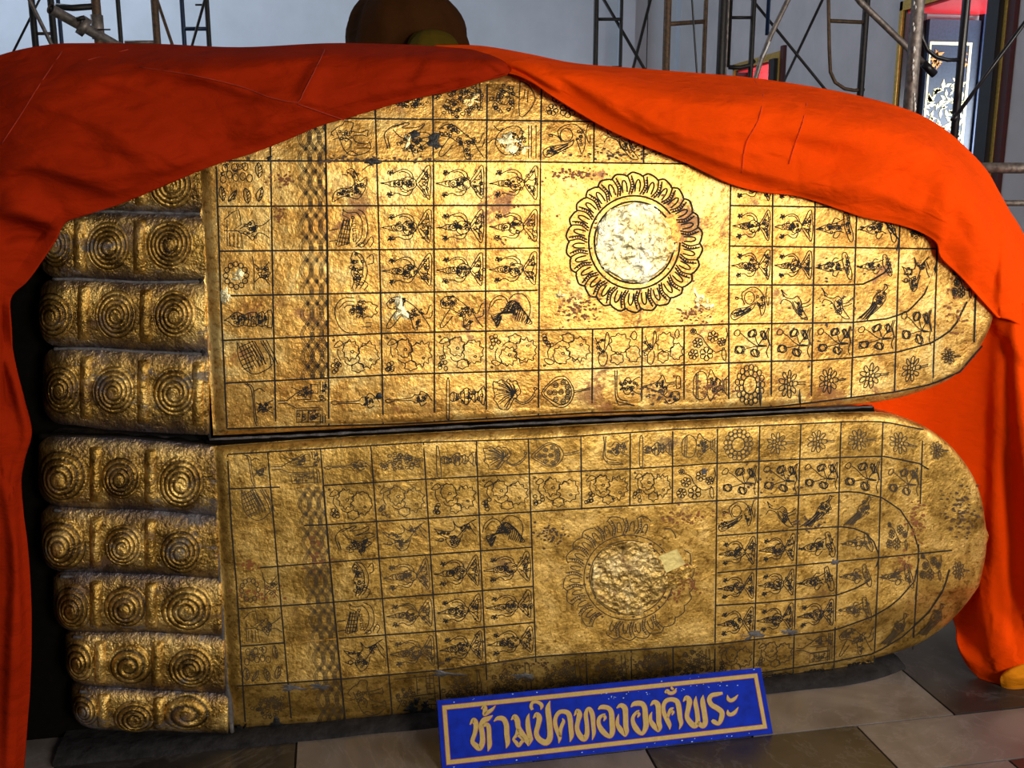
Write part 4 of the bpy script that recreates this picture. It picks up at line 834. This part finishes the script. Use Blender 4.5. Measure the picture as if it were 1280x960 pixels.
def seams(surf, lines, mat, parent, r=.0012):
    for P in lines:
        P = dens(crom(P, 4), 7); Q = surf(P); b = MB(); b.tube(Q, r, 5); b.build('stitched_seam', M[mat], parent, True)
lr = tag(empty('left_robe'), 'shade-darkened red-orange robe over the top left and hanging down beside the toes', 'cloth')
hem = [(634,93,.0),(610,100,-.005),(570,112,-.012),(500,128,-.02),(440,146,-.025),(400,157,-.028),(360,174,-.03),(320,190,-.035),(285,201,-.04),(250,213,-.045),(200,234,-.05),(150,255,-.055),(110,268,-.06),(82,278,-.06),(70,300,-.06),(50,330,-.06),(34,352,-.06),(14,372,-.06),(14,410,-.06),(18,450,-.06),(30,500,-.07),(39,540,-.075),(30,575,-.07),(26,610,-.06),(34,680,-.05),(39,760,-.04),(38,850,-.03),(34,905,-.02),(29,968,-.02)]
mid1 = [(640,86,.02),(600,86,-.005),(500,100,-.02),(400,115,-.035),(300,135,-.05),(200,165,-.07),(110,195,-.09),(40,225,-.10),(0,260,-.10),(-22,310,-.11),(-30,370,-.10),(-32,440,-.10),(-20,540,-.12),(-25,600,-.10),(-25,700,-.09),(-22,850,-.06),(-25,968,-.05)]
mid2 = [(640,78,.06),(600,74,.03),(500,73,.01),(400,76,.0),(300,80,-.01),(200,90,-.02),(100,105,-.03),(20,130,-.05),(-50,180,-.06),(-90,260,-.07),(-100,370,-.07),(-100,540,-.07),(-100,700,-.06),(-100,850,-.04),(-100,968,-.02)]
top = [(648,72,.16),(600,64,.14),(560,60,.14),(500,56.5,.14),(410,55,.14),(300,60,.14),(200,56,.14),(110,55,.12),(60,57,.10),(0,70,.08),(-70,100,.06),(-140,170,.05),(-160,260,.05),(-170,370,.05),(-170,540,.05),(-170,700,.05),(-170,850,.03),(-170,968,.02)]
lf = [([(0,222),(30,205),(80,215),(150,240)], .014, 9), ([(0,262),(30,268),(70,282),(84,279)], .022, 7), ([(0,300),(25,290),(60,295)], -.014, 9), ([(0,110),(60,130),(120,150),(180,185)], .012, 13), ([(0,170),(60,180),(110,170),(200,200)], .010, 14), ([(170,85),(240,92),(330,120),(372,128)], .010, 9), ([(60,90),(130,95),(180,110)], .009, 12),
      ([(410,58),(390,95),(372,128)], .006, 6), ([(545,60),(530,90),(515,115)], .004, 6), ([(380,145),(450,120),(560,95),(625,84)], .007, 9), ([(600,72),(618,80),(630,90)], .008, 5), ([(130,215),(200,205),(300,170),(400,140)], .010, 14), ([(0,430),(20,480),(38,540),(20,600)], .016, 8), ([(5,600),(20,700),(15,830),(10,960)], .014, 8), ([(0,380),(6,440),(8,520)], -.012, 8), ([(230,100),(300,85),(380,75)], .008, 12), ([(20,150),(90,120),(150,85)], .006, 14), ([(320,160),(360,135),(420,115)], .006, 12), ([(26,620),(28,700),(34,800)], -.008, 5), ([(240,190),(290,170),(330,150)], -.006, 10)]
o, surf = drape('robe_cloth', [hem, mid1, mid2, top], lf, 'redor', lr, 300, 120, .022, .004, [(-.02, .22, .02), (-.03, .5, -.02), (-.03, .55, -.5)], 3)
seams(surf, [[(2,180),(25,145),(50,105),(78,64)], [(175,84),(240,94),(300,108),(338,122),(372,128),(378,118),(395,85),(408,58)], [(372,130),(430,150)], [(110,75),(160,62)]], 'seam_r', lr)
# the edge of it that wraps back behind the toes
b_rows = [[(16,372,-.055),(16,450,-.055),(37,540,-.07),(28,610,-.055),(37,760,-.035),(32,968,-.015)], [(30,372,.30),(30,450,.30),(30,540,.30),(30,610,.30),(34,760,.30),(34,930,.30)]]
rr_ = tag(empty('right_robe'), 'bright orange robe over the top right, falling behind the heels to the floor', 'cloth')
hem = [(612,90,.04),(640,92,.01),(662,101,-.005),(690,120,-.014),(725,142,-.02),(760,162,-.025),(800,180,-.028),(860,205,-.03),(910,229,-.03),(950,240,-.03),(1000,246,-.03),(1050,262,-.03),(1080,272,-.03),(1120,280,-.03),(1150,290,-.03),(1170,303,-.032),(1176,322,-.03),(1200,345,-.025),(1225,373,-.02),(1247,397,-.01)]
m1 = [(600,80,.07),(640,82,.03),(690,98,-.01),(740,122,-.022),(790,148,-.03),(850,172,-.035),(910,196,-.038),(970,210,-.04),(1040,222,-.04),(1100,235,-.04),(1150,250,-.038),(1190,280,-.034),(1215,315,-.032),(1240,350,-.022),(1262,400,.0)]
m2 = [(580,68,.11),(640,74,.06),(700,86,.03),(760,98,.01),(830,118,-.005),(900,128,-.012),(970,136,-.014),(1040,148,-.014),(1100,162,-.012),(1150,185,-.006),(1195,225,.0),(1228,275,.005),(1252,325,.01),(1285,410,.05)]
tp = [(545,57.5,.17),(600,58,.18),(660,68,.19),(720,80,.20),(800,86.5,.22),(870,92,.23),(940,98,.24),(1020,110,.25),(1080,122,.26),(1140,140,.26),(1180,162,.26),(1212,190,.25),(1234,215,.24),(1247,238,.24),(1262,265,.23),(1282,300,.22),(1330,420,.22)]
rf = [([(640,66),(700,92),(760,130),(830,170),(930,210),(1010,228)], .008, 8), ([(700,88),(780,130),(850,165),(950,190)], .010, 12), ([(860,165),(960,160),(1060,175),(1110,172)], .008, 14), ([(1000,235),(1080,225),(1140,190),(1180,180)], .012, 12), ([(1172,300),(1185,240),(1195,190)], .010, 9), ([(1210,350),(1225,290),(1215,240)], .008, 8), ([(950,160),(1040,195),(1130,230)], -.006, 16), ([(1240,240),(1255,300),(1250,380)], .012, 6), ([(770,115),(860,128),(960,128)], .006, 10), ([(612,72),(650,84),(700,112)], .008, 4), ([(1040,245),(1100,240),(1150,262)], .008, 12), ([(740,95),(770,118),(800,150)], -.005, 12)]
o, surf = drape('robe_cloth', [hem, m1, m2, tp], rf, 'orange', rr_, 260, 110, .013, .004, [(.0, .2, .02), (.02, .42, -.03), (.02, .46, -.5)], 11)
seams(surf, [[(943,100),(948,108),(954,117),(948,150),(932,180),(927,216)], [(1000,110),(1008,125),(1004,150),(992,185),(986,205)]], 'seam_o', rr_)
# the length that falls behind the heels
h0 = [(1040,372,.20),(1130,372,.18),(1200,374,.14),(1250,378,.09),(1300,380,.05),(1370,384,.08)]
h1 = [(1050,470,.20),(1130,470,.18),(1200,475,.13),(1250,480,.06),(1300,485,.0),(1370,490,.05)]
h2 = [(1110,600,.17),(1160,600,.15),(1210,600,.11),(1252,600,.06),(1300,600,-.03),(1370,605,.0)]
h3 = [(1165,700,.16),(1195,710,.13),(1232,712,.07),(1262,715,.0),(1300,716,-.06),(1370,720,-.06)]
h4 = [(1192,775,.10),(1206,782,.06),(1232,785,-.01),(1262,788,-.08),(1300,790,-.12),(1370,795,-.14)]
h5 = [(1196,800,.02),(1204,815,-.01),(1228,828,-.06),(1258,838,-.12),(1300,842,-.16),(1370,850,-.20)]
h6 = [(1199,812,.02),(1212,835,-.02),(1235,856,-.06),(1262,869,-.075),(1300,872,-.09),(1370,880,-.12)]
hf = [([(1250,400),(1246,520),(1243,640),(1240,760)], .008, 9), ([(1268,400),(1275,520),(1285,640),(1283,760)], .016, 9), ([(1258,560),(1262,680),(1268,800)], -.006, 8), ([(1225,700),(1228,760),(1240,820)], .014, 8), ([(1275,420),(1300,520),(1310,640)], -.014, 9), ([(1245,400),(1300,470),(1340,500)], .012, 8)]
o, surf = drape('hanging_length', [h6, h5, h4, h3, h2, h1, h0], hf, 'orange', rr_, 90, 120, .008, .004, None, 21, stretch=(9, 3))
o['label'] = 'orange length falling behind the heels to the floor'
o, _ = drape('turned_hem', [[(1252,862,-.085),(1266,874,-.10),(1290,874,-.10),(1320,872,-.10)], [(1250,848,-.12),(1262,842,-.135),(1290,832,-.15),(1320,828,-.16)], [(1258,838,-.12),(1270,830,-.12),(1290,826,-.13),(1320,822,-.14)]], [([(1256,855),(1275,850),(1300,852)], .006, 5)], 'ochre', rr_, 40, 24, .004, .003, None, 5)
o['label'] = 'ochre underside of the turned-up hem'
ed = np.array([(1205,182),(1225,202),(1240,224),(1256,255),(1278,300),(1300,350)], float)
# body of the draped figure behind
def dome_obj(name, cx, cy_top, rx_px, y, mat, parent, ztop_py, seed, squash=1.0):
    d = (y+2.3); r = rx_px*d/1200.; xc = float(aty(cx, 57, y)[0]); zt_ = float(aty(cx, ztop_py, y)[2]); b = MB(); n, m = 48, 26; V = []
    for i in range(m):
        t = i/(m-1)
        for k in range(n):
            a = 2*PI*k/n; rr = r*(math.sin(min(1, t*1.6)*PI/2)**.85)*(1+.12*max(0, t-.6)); z = zt_-r*1.25*(1-math.cos(min(1, t*1.6)*PI/2))-(max(0, t-.62)*zt_*1.6)
            wv = 1+.05*math.sin(4*a+5*t+seed)+.03*math.sin(13*a-9*t)+.10*noise.noise(Vector((math.cos(a)*2, math.sin(a)*2, t*4+seed)))
            V.append((xc+rr*math.cos(a)*wv, y+rr*math.sin(a)*wv*squash, max(0.0, z)))
    o = pymesh(name, V, [(i*n+k, (i+1)*n+k, (i+1)*n+(k+1) % n, i*n+(k+1) % n) for i in range(m-1) for k in range(n)]+[tuple(range(n))], M[mat], parent, True); return o
fig = tag(empty('draped_figure'), 'dark brown cloth-wrapped figure rising behind the middle of the robes, cut off by the frame', 'statue')
dome_obj('brown_wrap', 508, 57, 74, 2.2, 'brownc', fig, -22, 1.0)
dome_obj('olive_sash', 540, 57, 40, 1.90, 'olive', fig, 37, 2.0, .8)

# ------------------------------------------------------------------ scaffolding behind
def rad(wpx, y, px=640): P = aty(px, 60, y); return wpx/2*float(np.dot(P-CAM, _f))/1200.
def vert(b, px, y, wpx, z0=0.0, z1=4.2, py=30):
    P = aty(px, py, y); b.tube([(P[0], y, z0), (P[0], y, z1)], rad(wpx, y, px), 10)
def seg(b, pts, y, wpx, yy=None):
    Q = [aty(p[0], p[1], y if len(p) < 3 else p[2]) for p in pts]; b.tube(Q, rad(wpx, y, pts[0][0]), 10)
def ext(p, q, y, lo=.05, hi=4.0):
    A = aty(*p, y); B = aty(*q, y); d = B-A
    def atzz(z): t = (z-A[2])/d[2]; return A+d*t
    return [atzz(hi), atzz(lo)]
def thing(name, label, cat, parts, group=None):
    e = tag(empty(name), label, cat, group)
    for pn, mt, fn in parts: b = MB(); fn(b); b.build(pn, M[mt], e, True)
    return e
V_ = lambda px, y, w_, **k: (lambda b: vert(b, px, y, w_, **k))
G_ = lambda pts, y, w_: (lambda b: seg(b, pts, y, w_))
def E_(p, q, y, w_, lo=.05, hi=4.0): return lambda b: b.tube(ext(p, q, y, lo, hi), rad(w_, y, p[0]), 8)
thing('scaffold_tower', 'black scaffold frame at the far left edge behind the red-orange robe', 'scaffold', [('upright', 'blacksteel', V_(42, 3.0, 8)), ('upright', 'blacksteel', V_(66, 3.0, 8)), ('rung', 'rust', G_([(42,42),(66,42)], 3.0, 4)), ('brace', 'blacksteel', E_((38,22),(18,62), 3.05, 3, 1.9, 2.45))])
thing('steel_tube', 'paint-speckled steel brace crossing the far left scaffold frame', 'scaffold', [('brace_tube', 'steel', E_((37,0),(65,57), 2.9, 5, 1.2))])
thing('steel_pole', 'thin blue pole second from the far left frame', 'scaffold', [('pole_tube', 'bluesteel', V_(75, 3.5, 5))])
thing('scaffold_tower', 'dark scaffold frame with a bolted coupler left of the thin blue pole end', 'scaffold', [('upright', 'rust', V_(122, 2.4, 11)), ('rung', 'blacksteel', G_([(70,8),(90,10),(118,8)], 2.4, 8)), ('bolt', 'blacksteel', G_([(122,37),(138,37)], 2.33, 2)), ('sleeve', 'steel', lambda b: (lambda P: b.tube([(P[0], 2.4, P[2]-.05), (P[0], 2.4, P[2]+.05)], rad(15, 2.4, 122), 12))(aty(122, 34, 2.4)))])['label'] = 'rusty scaffold upright with a bolted sleeve and short black top rung'
def open_pipe(b):
    A = Vector(aty(63, 11, 2.2)); B = Vector(aty(155, 62, 2.5)); r = rad(14, 2.25, 63); b.tube([A, B], r*.92, 14, False); b.tube([A+(B-A)*.0015, B], r*.75, 14, False)
thing('clamped_pipe', 'slanting galvanised pipe with an open end, clamped to the rusty upright', 'pipe', [('pipe_tube', 'steel', open_pipe), ('clamp', 'steel', lambda b: b.tube([Vector(aty(100, 30, 2.3)), Vector(aty(109, 36, 2.31))], rad(24, 2.3, 104), 8)), ('clamp_bolt', 'blacksteel', G_([(96,24),(106,22)], 2.2, 6)), ('pipe_mouth', 'black', lambda b: b.tube([Vector(aty(65, 12, 2.21)), Vector(aty(67, 13, 2.22))], rad(11, 2.2, 65), 12))])
thing('steel_pole', 'thin dark pole right of the rusty bolted upright', 'scaffold', [('pole_tube', 'blacksteel', V_(149.5, 2.9, 5.5))])
thing('scaffold_tower', 'brown scaffold upright with a thin stay and low ledger, left of the blue-rung ladder frame', 'scaffold', [('upright', 'rust', V_(195, 2.8, 9)), ('stay', 'rust', E_((198,5),(215,55), 2.85, 4, 1.3, 2.6)), ('ledger', 'steel', G_([(156,53),(194,53)], 2.8, 5))])
thing('scaffold_tower', 'narrow black ladder frame with blue rung, left of the brown draped figure', 'scaffold', [('upright', 'bluesteel', V_(229, 3.2, 5.5)), ('upright', 'blacksteel', V_(260, 3.2, 6)), ('rung', 'bluesteel', G_([(229,36),(260,36)], 3.2, 5)), ('rung', 'blacksteel', G_([(244,6),(260,6)], 3.2, 2.5)), ('stay', 'blacksteel', E_((256,0),(240,57), 3.15, 3.5, 1.2, 2.4))])
thing('scaffold_tower', 'slim black frame with cross braces, first right of the draped figure', 'scaffold', [('upright', 'blacksteel', V_(745, 3.0, 6.5)), ('upright', 'blacksteel', V_(776.5, 3.0, 4.5)), ('rung', 'blacksteel', G_([(745,24),(776,24)], 3.0, 4)), ('rung', 'blacksteel', G_([(765,84),(777,84)], 3.0, 3)), ('cross_brace', 'blacksteel', E_((755,0),(806,87), 3.05, 4, 1.2, 2.6)), ('cross_brace', 'blacksteel', E_((813,0),(791,87), 3.1, 4, 1.2, 2.6))])
thing('hanging_wire', 'fine dark wire hanging just right of the crossed braces', 'cable', [('wire_strand', 'blacksteel', lambda b: vert(b, 809.5, 6.0, 1.4, .8, 4.5))])
thing('scaffold_tower', 'brown frame with rusty rung in the middle of the right-hand scaffolding', 'scaffold', [('upright', 'rust', V_(834, 2.4, 9.5)), ('upright', 'rust', V_(881.5, 2.6, 5.5)), ('rung', 'rust', G_([(836,30,2.4),(880,27,2.6)], 2.5, 5.5))])
thing('hanging_cable', 'black cable hanging in front of the brown frame', 'cable', [('cable_cord', 'black', lambda b: b.tube([Vector(aty(863, -60, 2.3)), Vector(aty(865, 0, 2.3)), Vector(aty(869, 60, 2.3)), Vector(aty(871, 90, 2.3)), Vector(aty(873, 160, 2.3))], rad(2.4, 2.3, 865), 6))])
thing('steel_pole', 'thick black pole right of the black hanging cable', 'scaffold', [('pole_tube', 'blacksteel', V_(903, 2.2, 11))])
thing('conduit_pipe', 'thin pale pipe touching the thick black pole', 'pipe', [('pipe_tube', 'steel', V_(909.8, 2.3, 2.6))])
thing('scaffold_tower', 'black frame with a rounded foot between the thick black pole and the blue pole', 'scaffold', [('upright', 'blacksteel', V_(912.5, 2.6, 4.5, z0=float(aty(912, 84, 2.6)[2]))), ('upright', 'blacksteel', V_(941, 2.6, 6.5)), ('rung', 'blacksteel', G_([(912,22),(940,22)], 2.6, 4)), ('curved_rail', 'blacksteel', G_([(911,84),(925,84.5),(936,82),(943,76)], 2.6, 5.5))])
thing('steel_pole', 'short blue pole above the small red window', 'scaffold', [('pole_tube', 'bluesteel', lambda b: vert(b, 959.5, 2.9, 5, float(aty(960, 44, 2.9)[2]), 4.2))])
thing('steel_tube', 'pair of thin black braces crossing right of the small red window', 'scaffold', [('cross_brace', 'blacksteel', E_((943,3),(1030,110), 3.0, 3.6, 1.2, 2.7)), ('cross_brace', 'blacksteel', E_((1028,0),(980,102), 3.1, 3.6, 1.2, 2.7))])
thing('leaning_tube', 'pale speckled tube leaning across the blue pole', 'pipe', [('tube_length', 'steel', lambda b: b.tube([Vector(aty(1012, -60, 1.9)), Vector(aty(985, 0, 1.9)), Vector(aty(963, 45, 1.9)), Vector(aty(950, 78, 1.9)), Vector(aty(944, 100, 1.9)), Vector(aty(935, 150, 1.9))], rad(6.5, 1.9, 960), 10)), ('paint_drip', 'paint', lambda b: b.tube([Vector(aty(962, 52, 1.87)), Vector(aty(958, 62, 1.87)), Vector(aty(953, 72, 1.87))], rad(2.2, 1.87, 960), 6))])
thing('scaffold_tower', 'black frame with a rounded-corner inner loop, left of the ornate window', 'scaffold', [('upright', 'blacksteel', V_(1081.5, 2.3, 8.5)), ('inner_loop', 'rust', lambda b: b.tube([Vector(aty(x, y, 2.3)) for x, y in ((1034,-60),(1035.5,0),(1036.5,60),(1038,90),(1044,103),(1056,111),(1068,113),(1080,112))], rad(4.6, 2.3, 1040), 8)), ('rung', 'rust', G_([(1037,26),(1080,28)], 2.3, 5))])
thing('diagonal_pipe', 'grey pipe slanting down behind the paint-speckled post to a dark open end', 'pipe', [('pipe_tube', 'steel', G_([(1060,-18),(1076,3),(1140,65),(1156,81)], 1.6, 8)), ('pipe_end', 'black', G_([(1154,79),(1168,93)], 1.59, 10))])
def specks(b):
    for py, dx in ((4, -2), (9, 0), (30, -3), (36, -2), (62, -2), (76, -3), (84, -3.5), (92, -3), (98, -3), (118, -2), (124, -1.5), (131, -1), (136, -1)):
        P = aty(1144.5+dx, py, 1.0-.024); s = rng.uniform(.0025, .005); b.tube([(P[0], P[1], P[2]-s*2.4), (P[0], P[1]-.002, P[2]), (P[0], P[1], P[2]+s*2.4)], [s*.4, s, s*.3], 6)
thing('scaffold_post', 'thick grey post speckled with white paint in front of the ornate window', 'scaffold', [('post_tube', 'steel', V_(1145.5, 1.0, 16)), ('paint_specks', 'paint', specks)])
thing('scaffold_tower', 'black frame with curved corner in front of the ornate window', 'scaffold', [('upright', 'black', V_(1205.5, 1.3, 10)), ('curved_rail', 'black', G_([(1152,30),(1153,48),(1159,62),(1170,71),(1184,75),(1204,75)], 1.3, 5))])
thing('steel_tube', 'black brace slanting across the ornate window to the right edge', 'scaffold', [('cross_brace', 'black', G_([(1300,2),(1276,35),(1193,148)], 1.2, 5)), ('brace_end', 'black', G_([(1191,151),(1197,143)], 1.2, 8))])
for (py, w_, y, lab) in ((210, 14, .75, 'thick grey horizontal pipe entering at the right edge beside the orange robe'), (254, 8, .85, 'thinner grey horizontal pipe below the thick one at the right edge')):
    P = aty(1240, py, y); r = rad(w_, y, 1260); thing('horizontal_pipe', lab, 'pipe', [('pipe_tube', 'steel', lambda b, P=P, r=r, y=y: b.tube([(P[0]-.05, y, P[2]), (P[0]+.7, y, P[2])], r, 12))])

# ------------------------------------------------------------------ the sign
sx, sy, lean, SW, SH = .2173, -.2135, .5663, .8634, .165
yaw_ = .008; ex = np.array([math.cos(yaw_), math.sin(yaw_), 0]); n0 = np.array([-math.sin(yaw_), math.cos(yaw_), 0]); ez = np.array([0, 0, 1])*math.cos(lean)+n0*math.sin(lean); nrm = np.cross(ex, ez)
so_ = np.array([sx, sy, .003])
def son(px, py):
    d = ray(px, py); t = ((so_-CAM)@nrm)/(d@nrm); P = CAM+d*np.asarray(t)[..., None]; q = P-so_; return np.stack([q@ex, q@ez], -1)
def sw(u, v, h=0.0): return so_+ex*u+ez*v+nrm*h
sign = tag(empty('notice_board'), 'blue board with gold border and Thai lettering leaning at the foot of the statue', 'sign')
b = MB(); b.prism([sw(0, 0), sw(SW, 0), sw(SW, SH), sw(0, SH)], tuple(-nrm*.012)); b.build('board', M['sign'], sign)
b = MB()
for u in (.2, .65): P = sw(u, SH*.92, -.012); b.prism([P, P+ex*.02, sw(u+.02, SH*.92-.012, -.012), sw(u, SH*.92-.012, -.012)], (0, .0, 0)); b.tube([P, np.array([P[0], P[1]+.05, .004])], .006, 8)
b.build('back_strut', M['rust'], sign)
pb = [son(*p) for p in ((551,879.5),(943,836.5),(962,917),(557,957))]
def frame(mg, wd, h, name, mat):
    u0, u1, v0, v1 = .012+mg, SW-.014-mg, .014+mg, SH-.014-mg; b = MB()
    for q in (((u0,v0),(u1,v0),(u1-wd,v0+wd),(u0+wd,v0+wd)), ((u0,v1),(u0+wd,v1-wd),(u1-wd,v1-wd),(u1,v1)), ((u0,v0),(u0+wd,v0+wd),(u0+wd,v1-wd),(u0,v1)), ((u1,v0),(u1,v1),(u1-wd,v1-wd),(u1-wd,v0+wd))):
        b.prism([sw(a, c, h) for a, c in q], tuple(-nrm*(h+.0003)))
    return b.build(name, M[mat], sign)
frame(.0, .0095, .0011, 'gold_border', 'signgold'); frame(-.0012, .012, .0006, 'red_border_edge', 'signred')
def z1(x, y): return (536+x/5.818, 825+y/5.818)
def z2(x, y): return (750+x/5.818, 825+y/5.818)
LET = [
 (z1, [[(297,470,4),(315,445,22),(328,440,34),(342,470,32),(334,530,26),(316,590,26),(340,622,34),(368,640,34),(388,600,34),(388,540,32),(380,480,32),(398,440,34),(430,425,28),(464,402,3)], [(392,478,16),(420,470,26),(434,490,28),(438,560,28),(440,620,28),(428,664,2)]]),
 (z1, [[(378,356,4),(402,340,26),(408,365,28),(402,395,22),(432,378,24),(460,358,18),(484,330,2)]]),
 (z1, [[(470,446,3),(500,424,24),(540,428,32),(562,470,32),(566,540,32),(572,600,28),(560,642,2)]]),
 (z1, [[(596,436,3),(622,412,30),(642,440,34),(650,490,32),(680,540,34),(715,590,34),(722,625,4)], [(648,500,24),(636,545,20),(614,575,14),(634,600,22),(652,622,20),(672,598,20),(684,580,20),(660,556,16),(640,545,12)], [(728,388,2),(718,430,24),(722,500,32),(736,560,30),(742,580,22),(722,626,2)]]),
 (z1, [[(756,424,3),(782,396,28),(802,420,34),(794,470,30),(780,530,30),(800,575,34),(850,600,38),(880,560,36),(876,460,34),(866,380,34),(866,340,28),(880,296,2)]]),
 (z1, [[(752,362,16),(742,338,20),(752,310,18),(780,304,18),(808,316,22),(820,334,22),(812,362,3)]]),
 (z1, [[(943,606,2),(950,560,26),(934,520,26),(918,470,26),(920,420,24),(944,382,24),(978,374,26),(1012,388,32),(1026,430,32),(1032,500,30),(1036,550,28),(1024,596,2)], [(970,424,4),(978,446,20),(966,476,22),(956,510,22),(954,560,16)]]),
 (z1, [[(1054,406,3),(1078,370,26),(1094,396,34),(1084,440,28),(1076,495,28),(1094,545,34),(1126,572,36),(1148,540,30),(1148,470,26),(1140,400,26),(1150,360,18),(1170,358,26),(1188,400,30),(1194,470,26),(1198,530,24),(1186,582,2)]]),
 (z2, [[(-16,358,6),(10,342,26),(56,348,28),(80,380,32),(86,450,34),(88,520,34),(68,556,24),(20,520,34),(-10,470,26),(-8,424,22),(20,400,16),(38,392,4)], [(22,402,14),(36,418,18),(24,444,4)]]),
 (z2, [[(118,350,4),(148,330,26),(178,348,34),(184,400,32),(186,480,32),(192,520,26),(180,554,6),(150,510,32),(126,470,24),(126,430,18),(134,392,2)]]),
 (z2, [[(222,342,4),(248,318,28),(298,316,32),(322,345,32),(328,410,34),(332,480,34),(304,536,20),(262,500,34),(238,450,26),(240,410,20),(266,378,16),(284,366,4)], [(266,380,12),(282,394,18),(270,418,4)]]),
 (z2, [[(364,332,4),(390,306,26),(418,324,34),(424,380,32),(426,450,32),(434,490,26),(420,520,6),(390,480,32),(366,440,24),(366,405,18),(376,376,2)]]),
 (z2, [[(505,506,2),(502,470,26),(484,430,30),(462,380,26),(460,330,24),(480,296,26),(520,286,26),(558,302,32),(572,350,32),(580,420,30),(588,460,24),(574,504,2)], [(490,420,12),(500,385,20),(514,358,20),(534,346,3)], [(510,375,10),(530,378,18),(520,402,3)]]),
 (z2, [[(472,240,12),(486,222,18),(500,238,22),(524,240,20),(544,226,18),(550,205,3)], [(518,186,2),(520,204,14),(534,214,10)]]),
 (z2, [[(602,302,3),(626,274,28),(648,298,34),(640,350,30),(630,410,28),(652,450,34),(684,478,34),(708,450,30),(704,380,28),(692,310,26),(696,262,2)], [(708,455,26),(744,478,32),(764,450,32),(756,380,32),(744,300,30),(748,254,2)]]),
 (z2, [[(890,240,14),(850,248,24),(808,258,26),(792,290,28),(810,326,30),(850,350,32),(884,380,32),(880,425,30),(860,462,22),(826,448,28),(812,436,14)]]),
 (z2, [[(924,254,2),(930,282,20),(948,294,22),(975,282,20),(1002,252,2)], [(926,362,4),(930,388,22),(950,396,22),(978,380,22),(1004,342,2)]]),
]
for zf, strokes in LET:
    bf = MB(); be = MB()
    for mb, gw, h, dx in ((be, 5.5, .0010, 1.2), (bf, 0, .0018, 0)):
        for s in strokes:
            A = np.array(s, float); P = crom(A, 5); n = len(P); T = np.gradient(P[:, :2], axis=0); T /= np.hypot(T[:, 0], T[:, 1])[:, None]+1e-9; W_ = np.maximum(P[:, 2]*1.12+gw, .8)/2
            Nn = np.stack([-T[:, 1], T[:, 0]], 1)*W_[:, None]; Lf = P[:, :2]+Nn+dx; Rt = P[:, :2]-Nn+dx
            allp = np.vstack([Lf, Rt]); px, py = zf(allp[:, 0], allp[:, 1]); uv = son(px, py); top_ = [sw(a, c, h) for a, c in uv]; bot_ = [sw(a, c, .0001) for a, c in uv]
            V = top_+bot_; N2 = 2*n; F_ = []
            for i in range(n-1):
                F_ += [(i, i+1, n+i+1, n+i), (i, N2+i, N2+i+1, i+1), (n+i, n+i+1, N2+n+i+1, N2+n+i)]
            mb.add(V, F_)
    o = bf.build('letter', M['signgold'], sign); be.build('letter_edge', M['signred'], o)
b = MB()
for k in range(70):
    u, v = (rng.uniform(.42, .80), rng.uniform(.125, .15)) if k < 45 else (rng.uniform(.01, .85), rng.choice((rng.uniform(.002, .01), rng.uniform(.155, .163))))
    s = rng.uniform(.0006, .0018); b.prism([sw(u-s*1.5, v, .0008), sw(u, v-s, .0008), sw(u+s*1.8, v, .0008), sw(u, v+s*.8, .0008)], tuple(-nrm*.0007))
o = b.build('paint_chips', M['signchip'], sign); o['kind'] = 'stuff'
